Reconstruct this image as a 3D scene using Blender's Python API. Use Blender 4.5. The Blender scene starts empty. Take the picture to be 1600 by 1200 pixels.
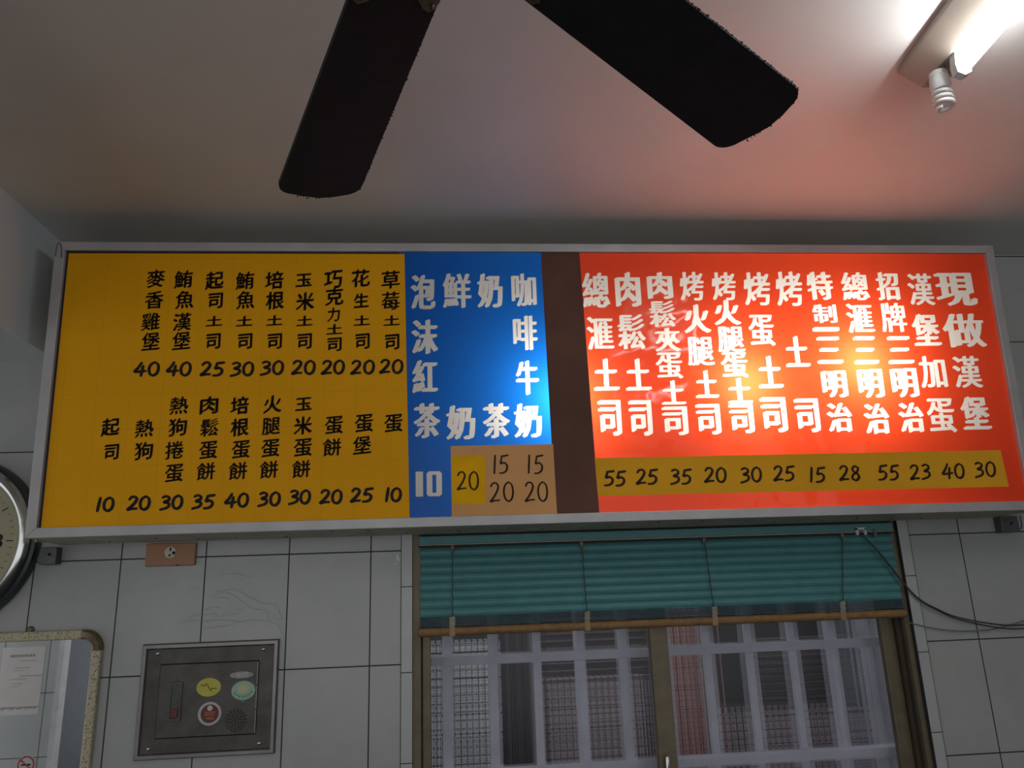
import bpy, bmesh, math, random
import numpy as np
from mathutils import Vector, Matrix, geometry
from math import pi, sin, cos, radians

random.seed(7)
S = bpy.context.scene
COL = S.collection

# ------------------------------------------------------------------ camera
F_PX = 1182.15
cam_data = bpy.data.cameras.new('camera')
cam_data.sensor_fit = 'HORIZONTAL'
cam_data.sensor_width = 36.0
cam_data.lens = F_PX / 1600.0 * 36.0
cam_data.clip_start = 0.02
cam = bpy.data.objects.new('camera', cam_data)
COL.objects.link(cam)
right = Vector((0.9961332557, -0.0807757260, -0.0345516852))
up = Vector((0.0121054655, -0.2633328675, 0.9646290782))
fwd = Vector((0.0870172084, 0.9613173685, 0.2613367989))
M = Matrix.Identity(4)
for i in range(3):
    M[i][0], M[i][1], M[i][2] = right[i], up[i], -fwd[i]
M.translation = Vector((-0.0995663, -2.4482231, 1.55))
cam.matrix_world = M
S.camera = cam

# ------------------------------------------------------------------ render look
S.view_settings.view_transform = 'Standard'
S.view_settings.look = 'None'
S.view_settings.gamma = 1.0
S.view_settings.use_curve_mapping = False
S.view_settings.exposure = 0.30
S.cycles.use_denoising = True
S.cycles.max_bounces = 10
S.cycles.transparent_max_bounces = 16
S.cycles.sample_clamp_indirect = 6.0

# ------------------------------------------------------------------ sky
W = bpy.data.worlds.new('sky')
S.world = W
W.use_nodes = True
bg = W.node_tree.nodes['Background']
bg.inputs[0].default_value = (0.96, 0.98, 1.0, 1)
bg.inputs[1].default_value = 0.75

TUBE_GLOW = 32.0
BULB_WATTS = 6.2

CEIL = 2.694
TILT = radians(2.763)
SIGN_BASE = Vector((0.0055, -0.205, 1.7324))
SIGN_M = Matrix.Translation(SIGN_BASE) @ Matrix.Rotation(TILT, 4, 'X') @ Matrix.Scale(1.0552, 4)
GX0, GXR, GZ, TW, TH = -1.0893, 1.6079, 1.6777, 0.25, 0.3365

# lamps inside the lit end of the sign box (bare bulbs behind the plastic sheets)
for u, w, dep, pw in ((0.255, 0.36, 0.11, 0.8), (0.80, 0.40, 0.105, 1.0), (1.165, 0.45, 0.11, 1.15)):
    ld = bpy.data.lights.new('sign_bulb_light', 'POINT')
    ld.energy = BULB_WATTS * pw
    ld.color = (1.0, 0.95, 0.86)
    ld.shadow_soft_size = 0.045
    lo = bpy.data.objects.new('sign_bulb_light', ld)
    COL.objects.link(lo)
    lo.location = SIGN_M @ Vector((u, dep, w))

# ------------------------------------------------------------------ materials
def new_mat(name):
    m = bpy.data.materials.new(name)
    m.use_nodes = True
    nt = m.node_tree
    b = nt.nodes['Principled BSDF']
    return m, nt, b

def N(nt, typ, **kw):
    n = nt.nodes.new(typ)
    for k, v in kw.items():
        setattr(n, k, v)
    return n

def objco(nt):
    return N(nt, 'ShaderNodeTexCoord').outputs['Object']

def noise(nt, co, scale, detail=3.0, rough=0.55):
    n = N(nt, 'ShaderNodeTexNoise')
    n.inputs['Scale'].default_value = scale
    n.inputs['Detail'].default_value = detail
    n.inputs['Roughness'].default_value = rough
    nt.links.new(co, n.inputs['Vector'])
    return n.outputs['Fac']

def ramp(nt, fac, stops):
    r = N(nt, 'ShaderNodeValToRGB')
    el = r.color_ramp.elements
    while len(el) < len(stops):
        el.new(0.5)
    for e, (p, c) in zip(el, stops):
        e.position = p
        e.color = (c[0], c[1], c[2], 1)
    nt.links.new(fac, r.inputs[0])
    return r.outputs[0]

def mixc(nt, fac, a, b, mode='MIX'):
    n = N(nt, 'ShaderNodeMix', data_type='RGBA', blend_type=mode)
    for sock, v in ((n.inputs[0], fac), (n.inputs[6], a), (n.inputs[7], b)):
        if isinstance(v, (int, float)):
            sock.default_value = v
        elif isinstance(v, tuple):
            sock.default_value = (v[0], v[1], v[2], 1)
        else:
            nt.links.new(v, sock)
    return n.outputs[2]

def math_(nt, op, a, b=None, c=None):
    n = N(nt, 'ShaderNodeMath', operation=op)
    for i, v in enumerate((a, b, c)):
        if v is None:
            continue
        if isinstance(v, (int, float)):
            n.inputs[i].default_value = v
        else:
            nt.links.new(v, n.inputs[i])
    return n.outputs[0]

def bump(nt, b, h, strength=0.2, dist=0.01):
    n = N(nt, 'ShaderNodeBump')
    n.inputs['Strength'].default_value = strength
    n.inputs['Distance'].default_value = dist
    nt.links.new(h, n.inputs['Height'])
    nt.links.new(n.outputs[0], b.inputs['Normal'])

def mat(name, col, rough=0.5, metal=0.0, var=0.12, scale=14.0, bmp=0.0, bscale=60.0, coat=0.0):
    """plain surface with a little procedural unevenness of colour"""
    m, nt, b = new_mat(name)
    co = objco(nt)
    f = noise(nt, co, scale)
    lo = tuple(c * (1 - var) for c in col)
    hi = tuple(min(1, c * (1 + var)) for c in col)
    nt.links.new(ramp(nt, f, [(0.3, lo), (0.7, hi)]), b.inputs['Base Color'])
    b.inputs['Roughness'].default_value = rough
    b.inputs['Metallic'].default_value = metal
    b.inputs['Coat Weight'].default_value = coat
    if bmp:
        bump(nt, b, noise(nt, co, bscale), bmp, 0.004)
    return m

def tile_mat(name, x0, z0, tw, th, col, mortar=(0.028, 0.027, 0.028), msize=0.0021, veins=True, rough=0.22):
    m, nt, b = new_mat(name)
    co = objco(nt)
    sx = N(nt, 'ShaderNodeSeparateXYZ')
    nt.links.new(co, sx.inputs[0])
    cx = N(nt, 'ShaderNodeCombineXYZ')
    nt.links.new(math_(nt, 'SUBTRACT', sx.outputs[0], x0 - 40 * tw), cx.inputs[0])
    nt.links.new(math_(nt, 'SUBTRACT', sx.outputs[2], z0 - 40 * th), cx.inputs[1])
    br = N(nt, 'ShaderNodeTexBrick')
    br.offset = 0.0
    br.squash = 1.0
    for k, v in (('Scale', 1.0), ('Mortar Size', msize), ('Mortar Smooth', 0.15), ('Bias', 0.0), ('Brick Width', tw), ('Row Height', th)):
        br.inputs[k].default_value = v
    br.inputs['Color1'].default_value = (col[0], col[1], col[2], 1)
    br.inputs['Color2'].default_value = (col[0] * .955, col[1] * .965, col[2] * .97, 1)
    br.inputs['Mortar'].default_value = (*mortar, 1)
    nt.links.new(cx.outputs[0], br.inputs['Vector'])
    cloud = noise(nt, co, 5.0, 6.0, 0.62)
    base = mixc(nt, 1.0, br.outputs['Color'], ramp(nt, cloud, [(0.3, (.87, .885, .88)), (0.7, (1, 1, 1))]), 'MULTIPLY')
    if veins:
        d = noise(nt, co, 7.5, 5.0, 0.6)
        v = math_(nt, 'ABSOLUTE', math_(nt, 'SUBTRACT', d, 0.52))
        line = math_(nt, 'LESS_THAN', v, 0.0035)
        patch = math_(nt, 'GREATER_THAN', noise(nt, co, 1.7, 2.0), 0.56)
        k = math_(nt, 'MULTIPLY', math_(nt, 'MULTIPLY', line, patch), 0.09)
        base = mixc(nt, k, base, (0.16, 0.17, 0.17))
    nt.links.new(base, b.inputs['Base Color'])
    b.inputs['Roughness'].default_value = rough
    rr = math_(nt, 'ADD', math_(nt, 'MULTIPLY', br.outputs['Fac'], 0.5), rough)
    nt.links.new(rr, b.inputs['Roughness'])
    inv = math_(nt, 'SUBTRACT', 1.0, br.outputs['Fac'])
    bump(nt, b, inv, 0.35, 0.003)
    return m

def sheet_mat(name, col, tcol, front=0.5, gloss=0.0, grough=0.12, wave=0.0):
    """plastic sign sheet: part of the light goes through it, part is scattered back, a thin gloss on top"""
    m, nt, b = new_mat(name)
    nt.nodes.remove(b)
    out = nt.nodes['Material Output']
    co = objco(nt)
    f = noise(nt, co, 3.0)
    dif = N(nt, 'ShaderNodeBsdfDiffuse')
    nt.links.new(ramp(nt, f, [(0.3, tuple(c * .95 for c in col)), (0.7, col)]), dif.inputs[0])
    tr = N(nt, 'ShaderNodeBsdfTranslucent')
    tr.inputs[0].default_value = (*tcol, 1)
    mx = N(nt, 'ShaderNodeMixShader')
    mx.inputs[0].default_value = 1 - front
    nt.links.new(dif.outputs[0], mx.inputs[1])
    nt.links.new(tr.outputs[0], mx.inputs[2])
    res = mx.outputs[0]
    if gloss:
        gl = N(nt, 'ShaderNodeBsdfGlossy')
        gl.inputs['Roughness'].default_value = grough
        fr = N(nt, 'ShaderNodeFresnel')
        fr.inputs[0].default_value = 1.45
        fac = math_(nt, 'MULTIPLY', fr.outputs[0], gloss)
        m2 = N(nt, 'ShaderNodeMixShader')
        nt.links.new(fac, m2.inputs[0])
        nt.links.new(res, m2.inputs[1])
        nt.links.new(gl.outputs[0], m2.inputs[2])
        if wave:
            bp = N(nt, 'ShaderNodeBump')
            bp.inputs['Strength'].default_value = 1.0
            bp.inputs['Distance'].default_value = wave
            nt.links.new(noise(nt, co, 5.5, 2.0, 0.5), bp.inputs['Height'])
            nt.links.new(bp.outputs[0], gl.inputs['Normal'])
            nt.links.new(bp.outputs[0], fr.inputs['Normal'])
        res = m2.outputs[0]
    nt.links.new(res, out.inputs[0])
    return m

# ------------------------------------------------------------------ mesh helpers
def link_mesh(name, bm, m, parent=None, smooth=False):
    me = bpy.data.meshes.new(name)
    bm.normal_update()
    bm.to_mesh(me)
    bm.free()
    for mm in (m if isinstance(m, (list, tuple)) else [m]):
        me.materials.append(mm)
    if smooth:
        for p in me.polygons:
            p.use_smooth = True
        try:
            me.set_sharp_from_angle(angle=radians(38))
        except Exception:
            pass
    o = bpy.data.objects.new(name, me)
    COL.objects.link(o)
    if parent:
        o.parent = parent
    return o

def tag(o, label=None, cat=None, group=None, kind=None):
    if label: o['label'] = label
    if cat: o['category'] = cat
    if group: o['group'] = group
    if kind: o['kind'] = kind
    return o

def thing(name, label, cat, loc=(0, 0, 0), group=None):
    o = bpy.data.objects.new(name, None)
    o.empty_display_size = 0.05
    COL.objects.link(o)
    o.location = loc
    return tag(o, label, cat, group)

def box(bm, x0, x1, y0, y1, z0, z1, bev=0.0):
    r = bmesh.ops.create_cube(bm, size=1.0, matrix=Matrix.Translation(((x0 + x1) / 2, (y0 + y1) / 2, (z0 + z1) / 2)) @ Matrix.Diagonal((x1 - x0, y1 - y0, z1 - z0, 1)))
    if bev:
        es = list({e for v in r['verts'] for e in v.link_edges})
        bmesh.ops.bevel(bm, geom=es, offset=bev, segments=2, profile=0.5, affect='EDGES')
    return bm

def bx(*a, **k):
    return box(bmesh.new(), *a, **k)

def lathe(bm, prof, n=48, axis='Z', center=(0, 0, 0)):
    rings = []
    for r, h in prof:
        ring = []
        for i in range(n):
            a = 2 * pi * i / n
            if axis == 'Z': p = (r * cos(a), r * sin(a), h)
            elif axis == 'Y': p = (r * cos(a), h, r * sin(a))
            else: p = (h, r * cos(a), r * sin(a))
            ring.append(bm.verts.new(Vector(p) + Vector(center)))
        rings.append(ring)
    for A, B in zip(rings, rings[1:]):
        for i in range(n):
            j = (i + 1) % n
            bm.faces.new((A[i], A[j], B[j], B[i]))
    for ring, flip in ((rings[0], True), (rings[-1], False)):
        try:
            bm.faces.new(ring[::-1] if flip else ring)
        except Exception:
            pass
    bmesh.ops.recalc_face_normals(bm, faces=bm.faces[:])
    return bm

def tube(bm, pts, rad, n=10, cap=True):
    pts = [Vector(p) for p in pts]
    prev = None
    rings = []
    for i, p in enumerate(pts):
        t = (pts[min(i + 1, len(pts) - 1)] - pts[max(i - 1, 0)]).normalized()
        if prev is None:
            a = Vector((0, 0, 1)) if abs(t.z) < 0.9 else Vector((1, 0, 0))
            u = t.cross(a).normalized()
        else:
            u = (prev - t * prev.dot(t)).normalized()
        prev = u
        v = t.cross(u)
        r = rad[i] if isinstance(rad, (list, tuple)) else rad
        rings.append([bm.verts.new(p + (u * cos(2 * pi * k / n) + v * sin(2 * pi * k / n)) * r) for k in range(n)])
    for A, B in zip(rings, rings[1:]):
        for k in range(n):
            j = (k + 1) % n
            bm.faces.new((A[k], A[j], B[j], B[k]))
    if cap:
        bm.faces.new(rings[0][::-1])
        bm.faces.new(rings[-1])
    bmesh.ops.recalc_face_normals(bm, faces=bm.faces[:])
    return bm

def catmull(pts, n=8, closed=False):
    P = [Vector(p) for p in pts]
    out = []
    m = len(P)
    rng = range(m if closed else m - 1)
    for i in rng:
        p0 = P[(i - 1) % m] if closed or i > 0 else P[0]
        p1 = P[i]
        p2 = P[(i + 1) % m]
        p3 = P[(i + 2) % m] if closed or i + 2 < m else P[-1]
        for k in range(n):
            t = k / n
            out.append(0.5 * ((2 * p1) + (p2 - p0) * t + (2 * p0 - 5 * p1 + 4 * p2 - p3) * t * t + (3 * p1 - p0 - 3 * p2 + p3) * t ** 3))
    if not closed:
        out.append(P[-1])
    return out

def prism(bm, outline, h, to3):
    """extrude a 2-D outline; to3(x, y, k) gives the 3-D point at height k"""
    a = [bm.verts.new(to3(x, y, 0.0)) for x, y in outline]
    b = [bm.verts.new(to3(x, y, h)) for x, y in outline]
    bm.faces.new(a[::-1])
    bm.faces.new(b)
    n = len(a)
    for i in range(n):
        j = (i + 1) % n
        bm.faces.new((a[i], a[j], b[j], b[i]))
    bmesh.ops.recalc_face_normals(bm, faces=bm.faces[:])
    return bm

def rounded_rect(x0, x1, y0, y1, r, n=8):
    pts = []
    for cx, cy, a0 in ((x1 - r, y1 - r, 0), (x0 + r, y1 - r, pi / 2), (x0 + r, y0 + r, pi), (x1 - r, y0 + r, 1.5 * pi)):
        for k in range(n + 1):
            a = a0 + pi / 2 * k / n
            pts.append((cx + r * cos(a), cy + r * sin(a)))
    return pts

# ------------------------------------------------------------------ lettering
_glyphs = {}
def glyph(ch, res=3):
    """triangles of one written character, 1 em = 1"""
    if ch in _glyphs:
        return _glyphs[ch]
    if ch == '莓':                                  # set from its grass top and its lower half
        V, T = [], []
        for part, y0, y1 in (('艹', 0.62, 0.86), ('每', -0.10, 0.66)):
            gv, gt = glyph(part, res)
            b0, lo, hi = len(V), min(p[1] for p in gv), max(p[1] for p in gv)
            V += [(x, y0 + (y - lo) / (hi - lo) * (y1 - y0)) for x, y in gv]
            T += [tuple(i + b0 for i in t) for t in gt]
        _glyphs[ch] = (V, T)
        return V, T
    c = bpy.data.curves.new('glyph', 'FONT')
    c.body = ch
    c.size = 1.0
    c.resolution_u = res
    o = bpy.data.objects.new('glyph', c)
    COL.objects.link(o)
    dg = bpy.context.evaluated_depsgraph_get()
    me = bpy.data.meshes.new_from_object(o.evaluated_get(dg))
    me.calc_loop_triangles()
    vs = [(v.co.x, v.co.y) for v in me.vertices]
    ts = []
    for t in me.loop_triangles:                     # all wound the same way, no slivers
        a, b, c_ = t.vertices
        ar = (vs[b][0] - vs[a][0]) * (vs[c_][1] - vs[a][1]) - (vs[b][1] - vs[a][1]) * (vs[c_][0] - vs[a][0])
        if abs(ar) > 1e-9:
            ts.append((a, b, c_) if ar > 0 else (a, c_, b))
    bpy.data.objects.remove(o)
    bpy.data.curves.remove(c)
    bpy.data.meshes.remove(me)
    _glyphs[ch] = (vs, ts)
    return vs, ts

def smeared(ch, offs, shear=0.0):
    vs, ts = glyph(ch)
    V, T = [], []
    for dx, dy in offs:
        b = len(V)
        V += [(x + dx, y + dy + shear * x) for x, y in vs]
        T += [(a + b, c + b, d + b) for a, c, d in ts]
    return V, T

def fit(V, cx, cy, w, h, keep=False):
    x0, x1 = min(p[0] for p in V), max(p[0] for p in V)
    y0, y1 = min(p[1] for p in V), max(p[1] for p in V)
    sx, sy = w / (x1 - x0), h / (y1 - y0)
    if keep:
        sx = sy = min(sx, sy)
    return [(cx + (x - (x0 + x1) / 2) * sx, cy + (y - (y0 + y1) / 2) * sy) for x, y in V]

BRUSH = [(0, 0), (0.018, 0.014), (-0.018, -0.014), (0.030, 0.006), (-0.022, -0.024)]
HEAVY = [(0, 0), (0.058, 0.012), (-0.058, -0.012), (0.030, 0.016), (-0.030, -0.016)]
MEDIUM = [(0, 0), (0.038, 0.005), (-0.038, -0.005), (0.016, 0.010), (-0.016, -0.010)]
DENSE = set('鬆滙總製漢腿蛋鮮牌制啡咖做加烤')
BOLD_BRUSH = [(0, 0), (0.020, 0.024), (-0.020, -0.024), (0.036, 0.010), (-0.030, -0.034)]
SIMPLE = set('土司生玉米力巧克火肉花狗根培起')

# handwritten figures: strokes as control points in a box one unit high
DIGITS = {
    '0': (0.66, [[(.33, .98), (.12, .82), (.04, .5), (.12, .16), (.33, .02), (.54, .16), (.62, .5), (.55, .84), (.36, .98)]]),
    '1': (0.30, [[(.19, .98), (.16, .6), (.11, .02)]]),
    '2': (0.66, [[(.08, .80), (.2, .95), (.42, .97), (.54, .80), (.46, .55), (.24, .25), (.04, .04), (.3, .09), (.6, .1)]]),
    '3': (0.62, [[(.10, .90), (.3, .98), (.5, .88), (.48, .68), (.22, .54), (.48, .48), (.56, .3), (.42, .12), (.04, .0)]]),
    '4': (0.72, [[(.38, .97), (.22, .62), (.02, .32), (.3, .32), (.68, .36)], [(.5, .72), (.47, .4), (.44, .0)]]),
    '5': (0.64, [[(.2, .94), (.16, .72), (.12, .54), (.36, .58), (.54, .42), (.5, .18), (.3, .04), (.04, .02)], [(.18, .93), (.4, .95), (.62, .98)]]),
    '8': (0.62, [[(.5, .86), (.3, .98), (.12, .82), (.2, .62), (.44, .45), (.54, .22), (.34, .02), (.1, .14), (.14, .38), (.42, .6), (.52, .84)]]),
}
def figures(bm, text, cx, cy, w, h, y, pen, slant=0.06, narrow=1.0, jitter=0.02):
    """ribbon strokes with round ends, in the sign's x-z plane"""
    gap = 0.14
    tot = sum(DIGITS[c][0] * narrow for c in text) + gap * (len(text) - 1)
    s = h
    x = -tot / 2 * s
    yy = y
    for c in text:
        wd, strokes = DIGITS[c]
        jx, jy = random.uniform(-jitter, jitter), random.uniform(-jitter, jitter)
        for st in strokes:
            P = catmull([((px * narrow + jx + slant * py), py + jy, 0) for px, py in st], 6)
            L = len(P)
            left, rightp = [], []
            for i, p in enumerate(P):
                t = (P[min(i + 1, L - 1)] - P[max(i - 1, 0)]).normalized()
                nrm = Vector((-t.y, t.x, 0))
                r = pen * (0.86 + 0.28 * abs(t.y + 0.5 * t.x) / 1.1) * (0.9 + 0.2 * sin(pi * i / L))
                c0 = Vector((cx + x + p.x * s, cy - h / 2 + p.y * s, 0))
                left.append(c0 + nrm * r)
                rightp.append(c0 - nrm * r)
            lv = [bm.verts.new((p.x, yy, p.y)) for p in left]
            rv = [bm.verts.new((p.x, yy, p.y)) for p in rightp]
            for i in range(L - 1):
                bm.faces.new((lv[i], rv[i], rv[i + 1], lv[i + 1]))
            for p in (P[0], P[-1]):
                c0 = Vector((cx + x + p.x * s, yy - 0.00003, cy - h / 2 + p.y * s))
                ring = [bm.verts.new(c0 + Vector((cos(2 * pi * k / 12) * pen * .95, 0, sin(2 * pi * k / 12) * pen * .95))) for k in range(12)]
                bm.faces.new(ring)
            yy -= 0.00002
        x += (wd * narrow + gap) * s
    return bm

def flat_letters(bm, V, T, y):
    vs = [bm.verts.new((p[0], y, p[1])) for p in V]
    n = len(vs)
    for a, b, c in T:
        try:
            bm.faces.new((vs[a], vs[b], vs[c]))
        except Exception:
            pass

def inside_any(P, V, T):
    """which of the points P lie in at least one of the triangles T"""
    P = np.asarray(P, dtype=float)
    V = np.asarray(V, dtype=float)
    res = np.zeros(len(P), dtype=bool)
    for a, b, c in T:
        A, B, C_ = V[a], V[b], V[c]
        lo, hi = np.minimum(np.minimum(A, B), C_), np.maximum(np.maximum(A, B), C_)
        k = np.nonzero(~res & (P[:, 0] >= lo[0]) & (P[:, 0] <= hi[0]) & (P[:, 1] >= lo[1]) & (P[:, 1] <= hi[1]))[0]
        if not len(k):
            continue
        Q = P[k]
        d1 = (B[0] - A[0]) * (Q[:, 1] - A[1]) - (B[1] - A[1]) * (Q[:, 0] - A[0])
        d2 = (C_[0] - B[0]) * (Q[:, 1] - B[1]) - (C_[1] - B[1]) * (Q[:, 0] - B[0])
        d3 = (A[0] - C_[0]) * (Q[:, 1] - C_[1]) - (A[1] - C_[1]) * (Q[:, 0] - C_[0])
        res[k[((d1 >= 0) & (d2 >= 0) & (d3 >= 0)) | ((d1 <= 0) & (d2 <= 0) & (d3 <= 0))]] = True
    return res

def rim_edges(T):
    cnt = {}
    for t in T:
        for a, b in ((t[0], t[1]), (t[1], t[2]), (t[2], t[0])):
            e = (a, b) if a < b else (b, a)
            cnt[e] = cnt.get(e, 0) + 1
    return [e for e, n in cnt.items() if n == 1]

def cdt(V, E):
    r = geometry.delaunay_2d_cdt([Vector(p) for p in V], E, [], 0, 1e-5, False)
    pts = [(p.x, p.y) for p in r[0]]
    tris = [tuple(t) for t in r[2] if len(t) == 3]
    cen = [tuple(sum(pts[i][k] for i in t) / 3 for k in (0, 1)) for t in tris]
    return pts, tris, cen

def union(V, T):
    """clean outline of the overlapping copies of one character (in hundredths of its em)"""
    V = [(x * 100, y * 100) for x, y in V]
    pts, tris, cen = cdt(V, rim_edges(T))
    keep = inside_any(cen, V, T)
    tris = [t for t, k in zip(tris, keep) if k]
    return [(x / 100, y / 100) for x, y in pts], tris

def cut_sheet(quad, items, y):
    """a sheet with the characters cut out of it, and the characters that fill the holes:
    returns (sheet bmesh, [bmesh of each item]); worked out in millimetres"""
    V = [(p[0] * 1000, p[1] * 1000) for p in quad]
    E = [(0, 1), (1, 2), (2, 3), (3, 0)]
    own = []
    for shapes in items:
        LV, LT = [], []
        for SV, ST in shapes:
            b = len(V)
            V += [(x * 1000, z * 1000) for x, z in SV]
            E += [(a + b, c + b) for a, c in rim_edges(ST)]
            l0 = len(LV)
            LV += [(x * 1000, z * 1000) for x, z in SV]
            LT += [(a + l0, c + l0, d + l0) for a, c, d in ST]
        own.append((LV, LT))
    pts, tris, cen = cdt(V, E)
    who = np.full(len(tris), -1)
    for k, (LV, LT) in enumerate(own):
        who[inside_any(cen, LV, LT)] = k
    res = []
    for k in range(-1, len(items)):
        bm = bmesh.new()
        mp = {}
        for t in np.nonzero(who == k)[0]:
            vs = []
            for vi in tris[t]:
                if vi not in mp:
                    mp[vi] = bm.verts.new((pts[vi][0] / 1000, y, pts[vi][1] / 1000))
                vs.append(mp[vi])
            f = bm.faces.new(vs)
            f.normal_update()
            if f.normal.y > 0:
                f.normal_flip()
        res.append(bm)
    return res[0], res[1:]

# menu lettering: character, centre x, centre z, width, height (millimetres on the face of the sign)
YELLOW = [
    ([('麥', -929.2, 726.0, 51.7, 56.6), ('香', -929.2, 661.9, 51.3, 55.9), ('雞', -934.5, 596.8, 51.0, 55.2), ('堡', -930.4, 538.2, 50.7, 54.6)], ('40', -937.0, 458.0, 57.2, 38.9)),
    ([('鮪', -852.2, 724.0, 52.0, 56.8), ('魚', -844.9, 661.7, 51.7, 56.1), ('漢', -848.0, 596.4, 51.3, 55.4), ('堡', -846.3, 539.4, 51.1, 54.8)], ('40', -849.2, 457.8, 57.6, 39.0)),
    ([('起', -764.8, 720.1, 52.3, 56.9), ('司', -759.0, 660.5, 41.3, 48.5), ('土', -759.8, 597.9, 46.4, 32.6), ('司', -759.0, 538.8, 40.8, 47.4)], ('25', -759.0, 456.9, 58.0, 39.2)),
    ([('鮪', -678.8, 720.0, 52.7, 57.1), ('魚', -674.4, 660.3, 52.4, 56.5), ('土', -675.2, 597.4, 46.7, 32.7), ('司', -670.8, 538.1, 41.1, 47.5)], ('30', -676.0, 456.0, 58.4, 39.3)),
    ([('培', -595.0, 722.0, 53.0, 57.3), ('根', -591.0, 659.1, 52.7, 56.6), ('土', -590.6, 598.9, 47.0, 32.8), ('司', -587.7, 537.5, 41.3, 47.7)], ('30', -592.7, 458.1, 58.8, 39.4)),
    ([('玉', -510.6, 722.0, 47.9, 43.6), ('米', -505.2, 656.9, 53.1, 56.8), ('土', -505.3, 597.3, 47.3, 32.9), ('司', -503.7, 536.9, 41.6, 47.8)], ('20', -505.8, 459.1, 59.2, 39.6)),
    ([('巧', -425.8, 725.9, 53.8, 57.8), ('克', -421.7, 670.5, 53.5, 57.1), ('力', -422.8, 615.6, 36.7, 44.8), ('土', -419.8, 571.3, 47.5, 32.9), ('司', -418.9, 526.7, 41.8, 42.2)], ('20', -422.3, 458.2, 59.6, 39.7)),
    ([('花', -346.2, 727.9, 54.1, 58.0), ('生', -343.9, 658.5, 44.5, 47.3), ('土', -341.5, 597.7, 47.9, 33.1), ('司', -339.1, 535.7, 42.1, 48.1)], ('20', -338.9, 457.3, 60.0, 39.8)),
    ([('草', -258.6, 723.9, 54.5, 58.1), ('莓', -258.3, 658.2, 54.1, 57.4), ('土', -255.5, 597.2, 48.2, 33.2), ('司', -254.0, 533.1, 42.4, 48.3)], ('20', -256.8, 458.3, 60.4, 40.0)),
    ([('起', -1020.5, 293.9, 49.1, 51.8), ('司', -1012.4, 226.5, 38.7, 44.0)], ('10', -1018.6, 83.7, 54.7, 35.9)),
    ([('熱', -930.2, 289.5, 49.4, 51.9), ('狗', -927.5, 226.5, 49.1, 51.3)], ('20', -931.5, 85.7, 55.1, 36.1)),
    ([('熱', -841.8, 352.3, 50.1, 52.8), ('狗', -841.4, 290.8, 49.8, 52.1), ('捲', -846.0, 227.2, 49.5, 51.5), ('蛋', -843.0, 165.0, 49.2, 50.8)], ('30', -845.5, 85.3, 55.5, 36.2)),
    ([('肉', -760.3, 351.8, 50.5, 53.0), ('鬆', -756.0, 289.3, 50.2, 52.3), ('蛋', -755.4, 226.7, 49.8, 51.6), ('餅', -759.0, 167.5, 49.5, 51.0)], ('35', -761.9, 84.9, 55.9, 36.3)),
    ([('培', -676.6, 350.5, 50.8, 53.1), ('根', -673.7, 287.9, 50.5, 52.5), ('蛋', -668.0, 226.7, 50.2, 51.8), ('餅', -673.4, 166.5, 49.9, 51.2)], ('40', -673.8, 86.8, 56.3, 36.5)),
    ([('火', -587.0, 352.1, 51.2, 53.3), ('腿', -588.3, 290.1, 50.8, 52.7), ('蛋', -587.8, 228.7, 50.5, 52.0), ('餅', -589.7, 168.2, 50.2, 51.4)], ('30', -587.7, 88.4, 56.7, 36.6)),
    ([('玉', -501.2, 351.8, 46.2, 40.6), ('米', -501.1, 290.4, 51.2, 52.9), ('蛋', -499.4, 228.8, 50.9, 52.2), ('餅', -502.2, 168.1, 50.6, 51.6)], ('30', -505.2, 90.6, 57.1, 36.8)),
    ([('蛋', -415.4, 290.8, 51.5, 53.1), ('餅', -419.4, 227.2, 51.2, 52.4)], ('20', -420.2, 90.2, 57.5, 36.9)),
    ([('蛋', -331.6, 294.8, 51.9, 53.3), ('堡', -336.3, 231.1, 51.6, 52.6)], ('25', -336.4, 91.6, 57.9, 37.0)),
    ([('蛋', -249.0, 293.4, 52.2, 53.4)], ('10', -250.9, 91.3, 58.2, 37.1)),
]
BLUE = [
    [('泡', -163.8, 685.9, 73.5, 107.8), ('沫', -159.7, 547.9, 78.1, 105.0), ('紅', -159.6, 428.8, 73.6, 98.8), ('茶', -154.9, 299.3, 76.3, 101.9)],
    [('鮮', -63.4, 689.7, 85.5, 108.3), ('奶', -58.4, 292.1, 84.1, 100.2)],
    [('奶', 35.0, 689.6, 76.6, 108.7), ('茶', 43.8, 296.0, 79.3, 102.6)],
    [('咖', 136.9, 691.4, 75.3, 105.1), ('啡', 136.2, 557.7, 72.4, 106.4), ('牛', 137.8, 421.5, 67.7, 103.6), ('奶', 135.2, 294.5, 81.7, 101.1)],
]
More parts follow.
